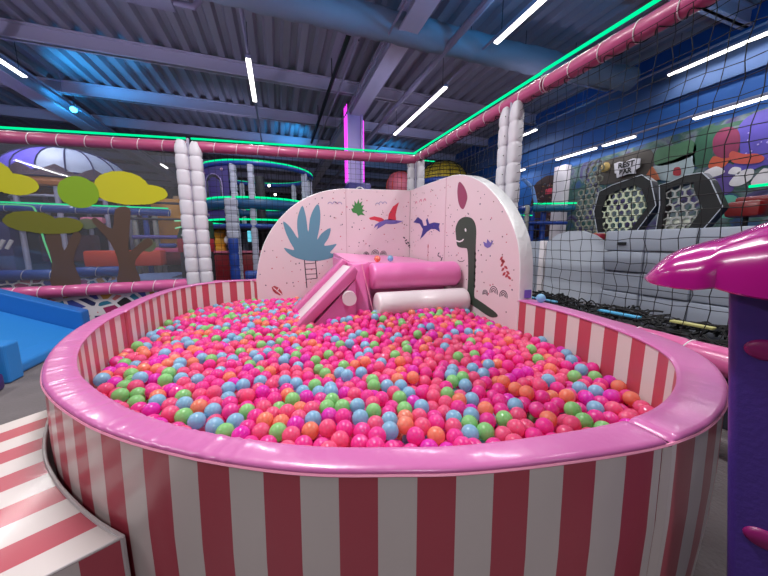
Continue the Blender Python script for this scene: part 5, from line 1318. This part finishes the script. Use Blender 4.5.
for j, (u0, u1, v, z0, z1, m, nm, lab, cat_) in enumerate((
        (-4.05, -2.6, 8.6, 0.62, 0.98, ORANGE_PAD, 'red_padded_wall', 'orange-red padded wall between the two tree trunks', 'padded wall'),
        (-3.0, -1.9, 9.9, 0.55, 1.0, DARKRED, 'trampoline_edge', 'dark red padded edge behind the blue mat, left of the white post', 'padded wall'),
        (-2.9, -1.9, 9.9, 0.0, 0.55, DARKMAT, 'dark_plinth', 'dark plinth below the dark red padded edge', 'plinth'),
        (-7.6, -5.4, 9.0, 0.3, 1.6, mat('violet_wall_pad', (58, 52, 110), 0.6), 'violet_padded_wall', 'dark violet padded wall at far left behind the rails', 'padded wall'),
        (-5.3, -4.3, 9.6, 0.7, 1.35, mat('plum_pad', (92, 44, 60), 0.6), 'plum_padded_wall', 'plum padded wall behind the small olive tree', 'padded wall'))):
    o = MB().soft(((u0 + u1) / 2, v, (z0 + z1) / 2), (u1 - u0, 0.4, z1 - z0), 0.05).build(nm, m, smooth=True); tag(o, lab, cat_)
o = MB().prism([(-3.0, 5.6), (-1.35, 5.6), (-1.75, 7.0), (-2.1, 7.2), (-2.1, 8.5), (-3.0, 8.5)], lambda a, c, q: (a, c, 0.45 * q)).build('raised_mat', mat('mat_slate_blue', (108, 134, 184), 0.6)); tag(o, 'slate blue raised mat behind the clear panel, between trunk and post', 'mat')
t = thing('orange_curtain_wall', 'orange padded wall panel behind the clear panel, left of the white post', 'padded wall', (-2.6, 10.4, 0))
MB().soft((-2.95, 10.4, 1.65), (0.75, 0.1, 1.5), 0.04).build('orange_panel', mat('curtain_orange', (208, 142, 52), 0.6), t, True)
MB().soft((-2.35, 10.5, 2.15), (0.9, 0.1, 0.7), 0.04).build('tan_panel', mat('curtain_tan', (164, 130, 92), 0.6), t, True)
t = thing('green_pyramid', 'dark green box with white dots on a red base beside the white post', 'play block', (-1.67, 7.6, 0))
b = MB(); b.prism([(-1.98, 1.26), (-1.88, 1.54), (-1.80, 1.62), (-1.36, 1.62), (-1.36, 1.26)], lambda a, z, q: (a, 7.4 + 0.4 * q, z)); b.build('green_body', mat('box_green', (20, 62, 40), 0.5), t)
MB().soft((-1.67, 7.6, 1.10), (0.64, 0.4, 0.30), 0.04).build('red_base', mat('box_red', (168, 26, 44), 0.5), t, True)
MB().soft((-1.67, 7.6, 0.475), (0.58, 0.36, 0.95), 0.03).build('plinth', DARKMAT, t, True)
for q, (u, z) in enumerate(((-1.88, 1.31), (-1.77, 1.39), (-1.66, 1.32), (-1.55, 1.40), (-1.46, 1.31))): MB().sphere((u, 7.395, z), 0.022, 0, 1).build('dot', SEAM_WHITE, t)
for q in range(2): MB().tube([(-1.98, 7.37, (1.60, 1.45)[q]), (-1.36, 7.37, (1.62, 1.62)[q])], 0.014, 5).build('neon_line', emission('pale_green_neon', (150, 240, 180), 1.0), t)
t = thing('pipe_climber', 'grey and navy pipe climber behind the big tree trunk', 'climbing frame', (-3.0, 9.4, 0))
for u in (-3.35, -3.12, -2.92): tube_pad([(u, 9.3, 0), (u, 9.3, 2.0)], 0.06, mat('climber_grey', (150, 150, 146), 0.5) if u != -3.12 else DBLUE, 'post', t)
for z, m in ((1.30, mat('climber_lilac', (96, 88, 170), 0.5)), (1.75, DARK_STEEL), (2.15, DARK_STEEL)): tube_pad([(-3.42, 9.25, z), (-2.0, 9.25, z)], 0.05 if z < 1.5 else 0.03, m, 'rail', t)
o = MB().soft((-2.45, 8.9, 0.98), (0.95, 0.3, 0.12), 0.04).build('pink_bolster', mat('bolster_pink', (222, 92, 140), 0.5), smooth=True); tag(o, 'pink bolster lying on the dark red padded edge behind the clear panel', 'bolster')
o = MB().soft((-2.55, 8.8, 1.09), (0.35, 0.2, 0.1), 0.04).build('blue_bolster', DBLUE, smooth=True); tag(o, 'small blue bolster on top of the pink bolster', 'bolster')
for q, (u, v, c) in enumerate(((-4.9, 8.9, (200, 90, 130)), (-4.45, 8.8, (100, 90, 160)), (-3.95, 8.8, (215, 120, 150)))):
    o = MB().soft((u, v, 1.66), (0.42, 0.2, 0.14), 0.05).build('cushion_block', mat('cushion_%d' % q, c, 0.5), smooth=True)
    tag(o, ('rose', 'violet', 'pale pink')[q] + ' soft block just under the green neon rail behind the trees', 'soft play block', 'soft blocks under the neon rail')
b = MB()
for q in range(5): b.box((-5.55 + q * 0.12, 8.2, 1.12), (0.055, 0.03, 0.2), rz=0, M=Matrix.Rotation(0.5, 3, 'Y'))
o = b.build('zebra_sign', SEAM_WHITE); tag(o, 'row of slanted white stripes at far left behind the rails', 'sign')
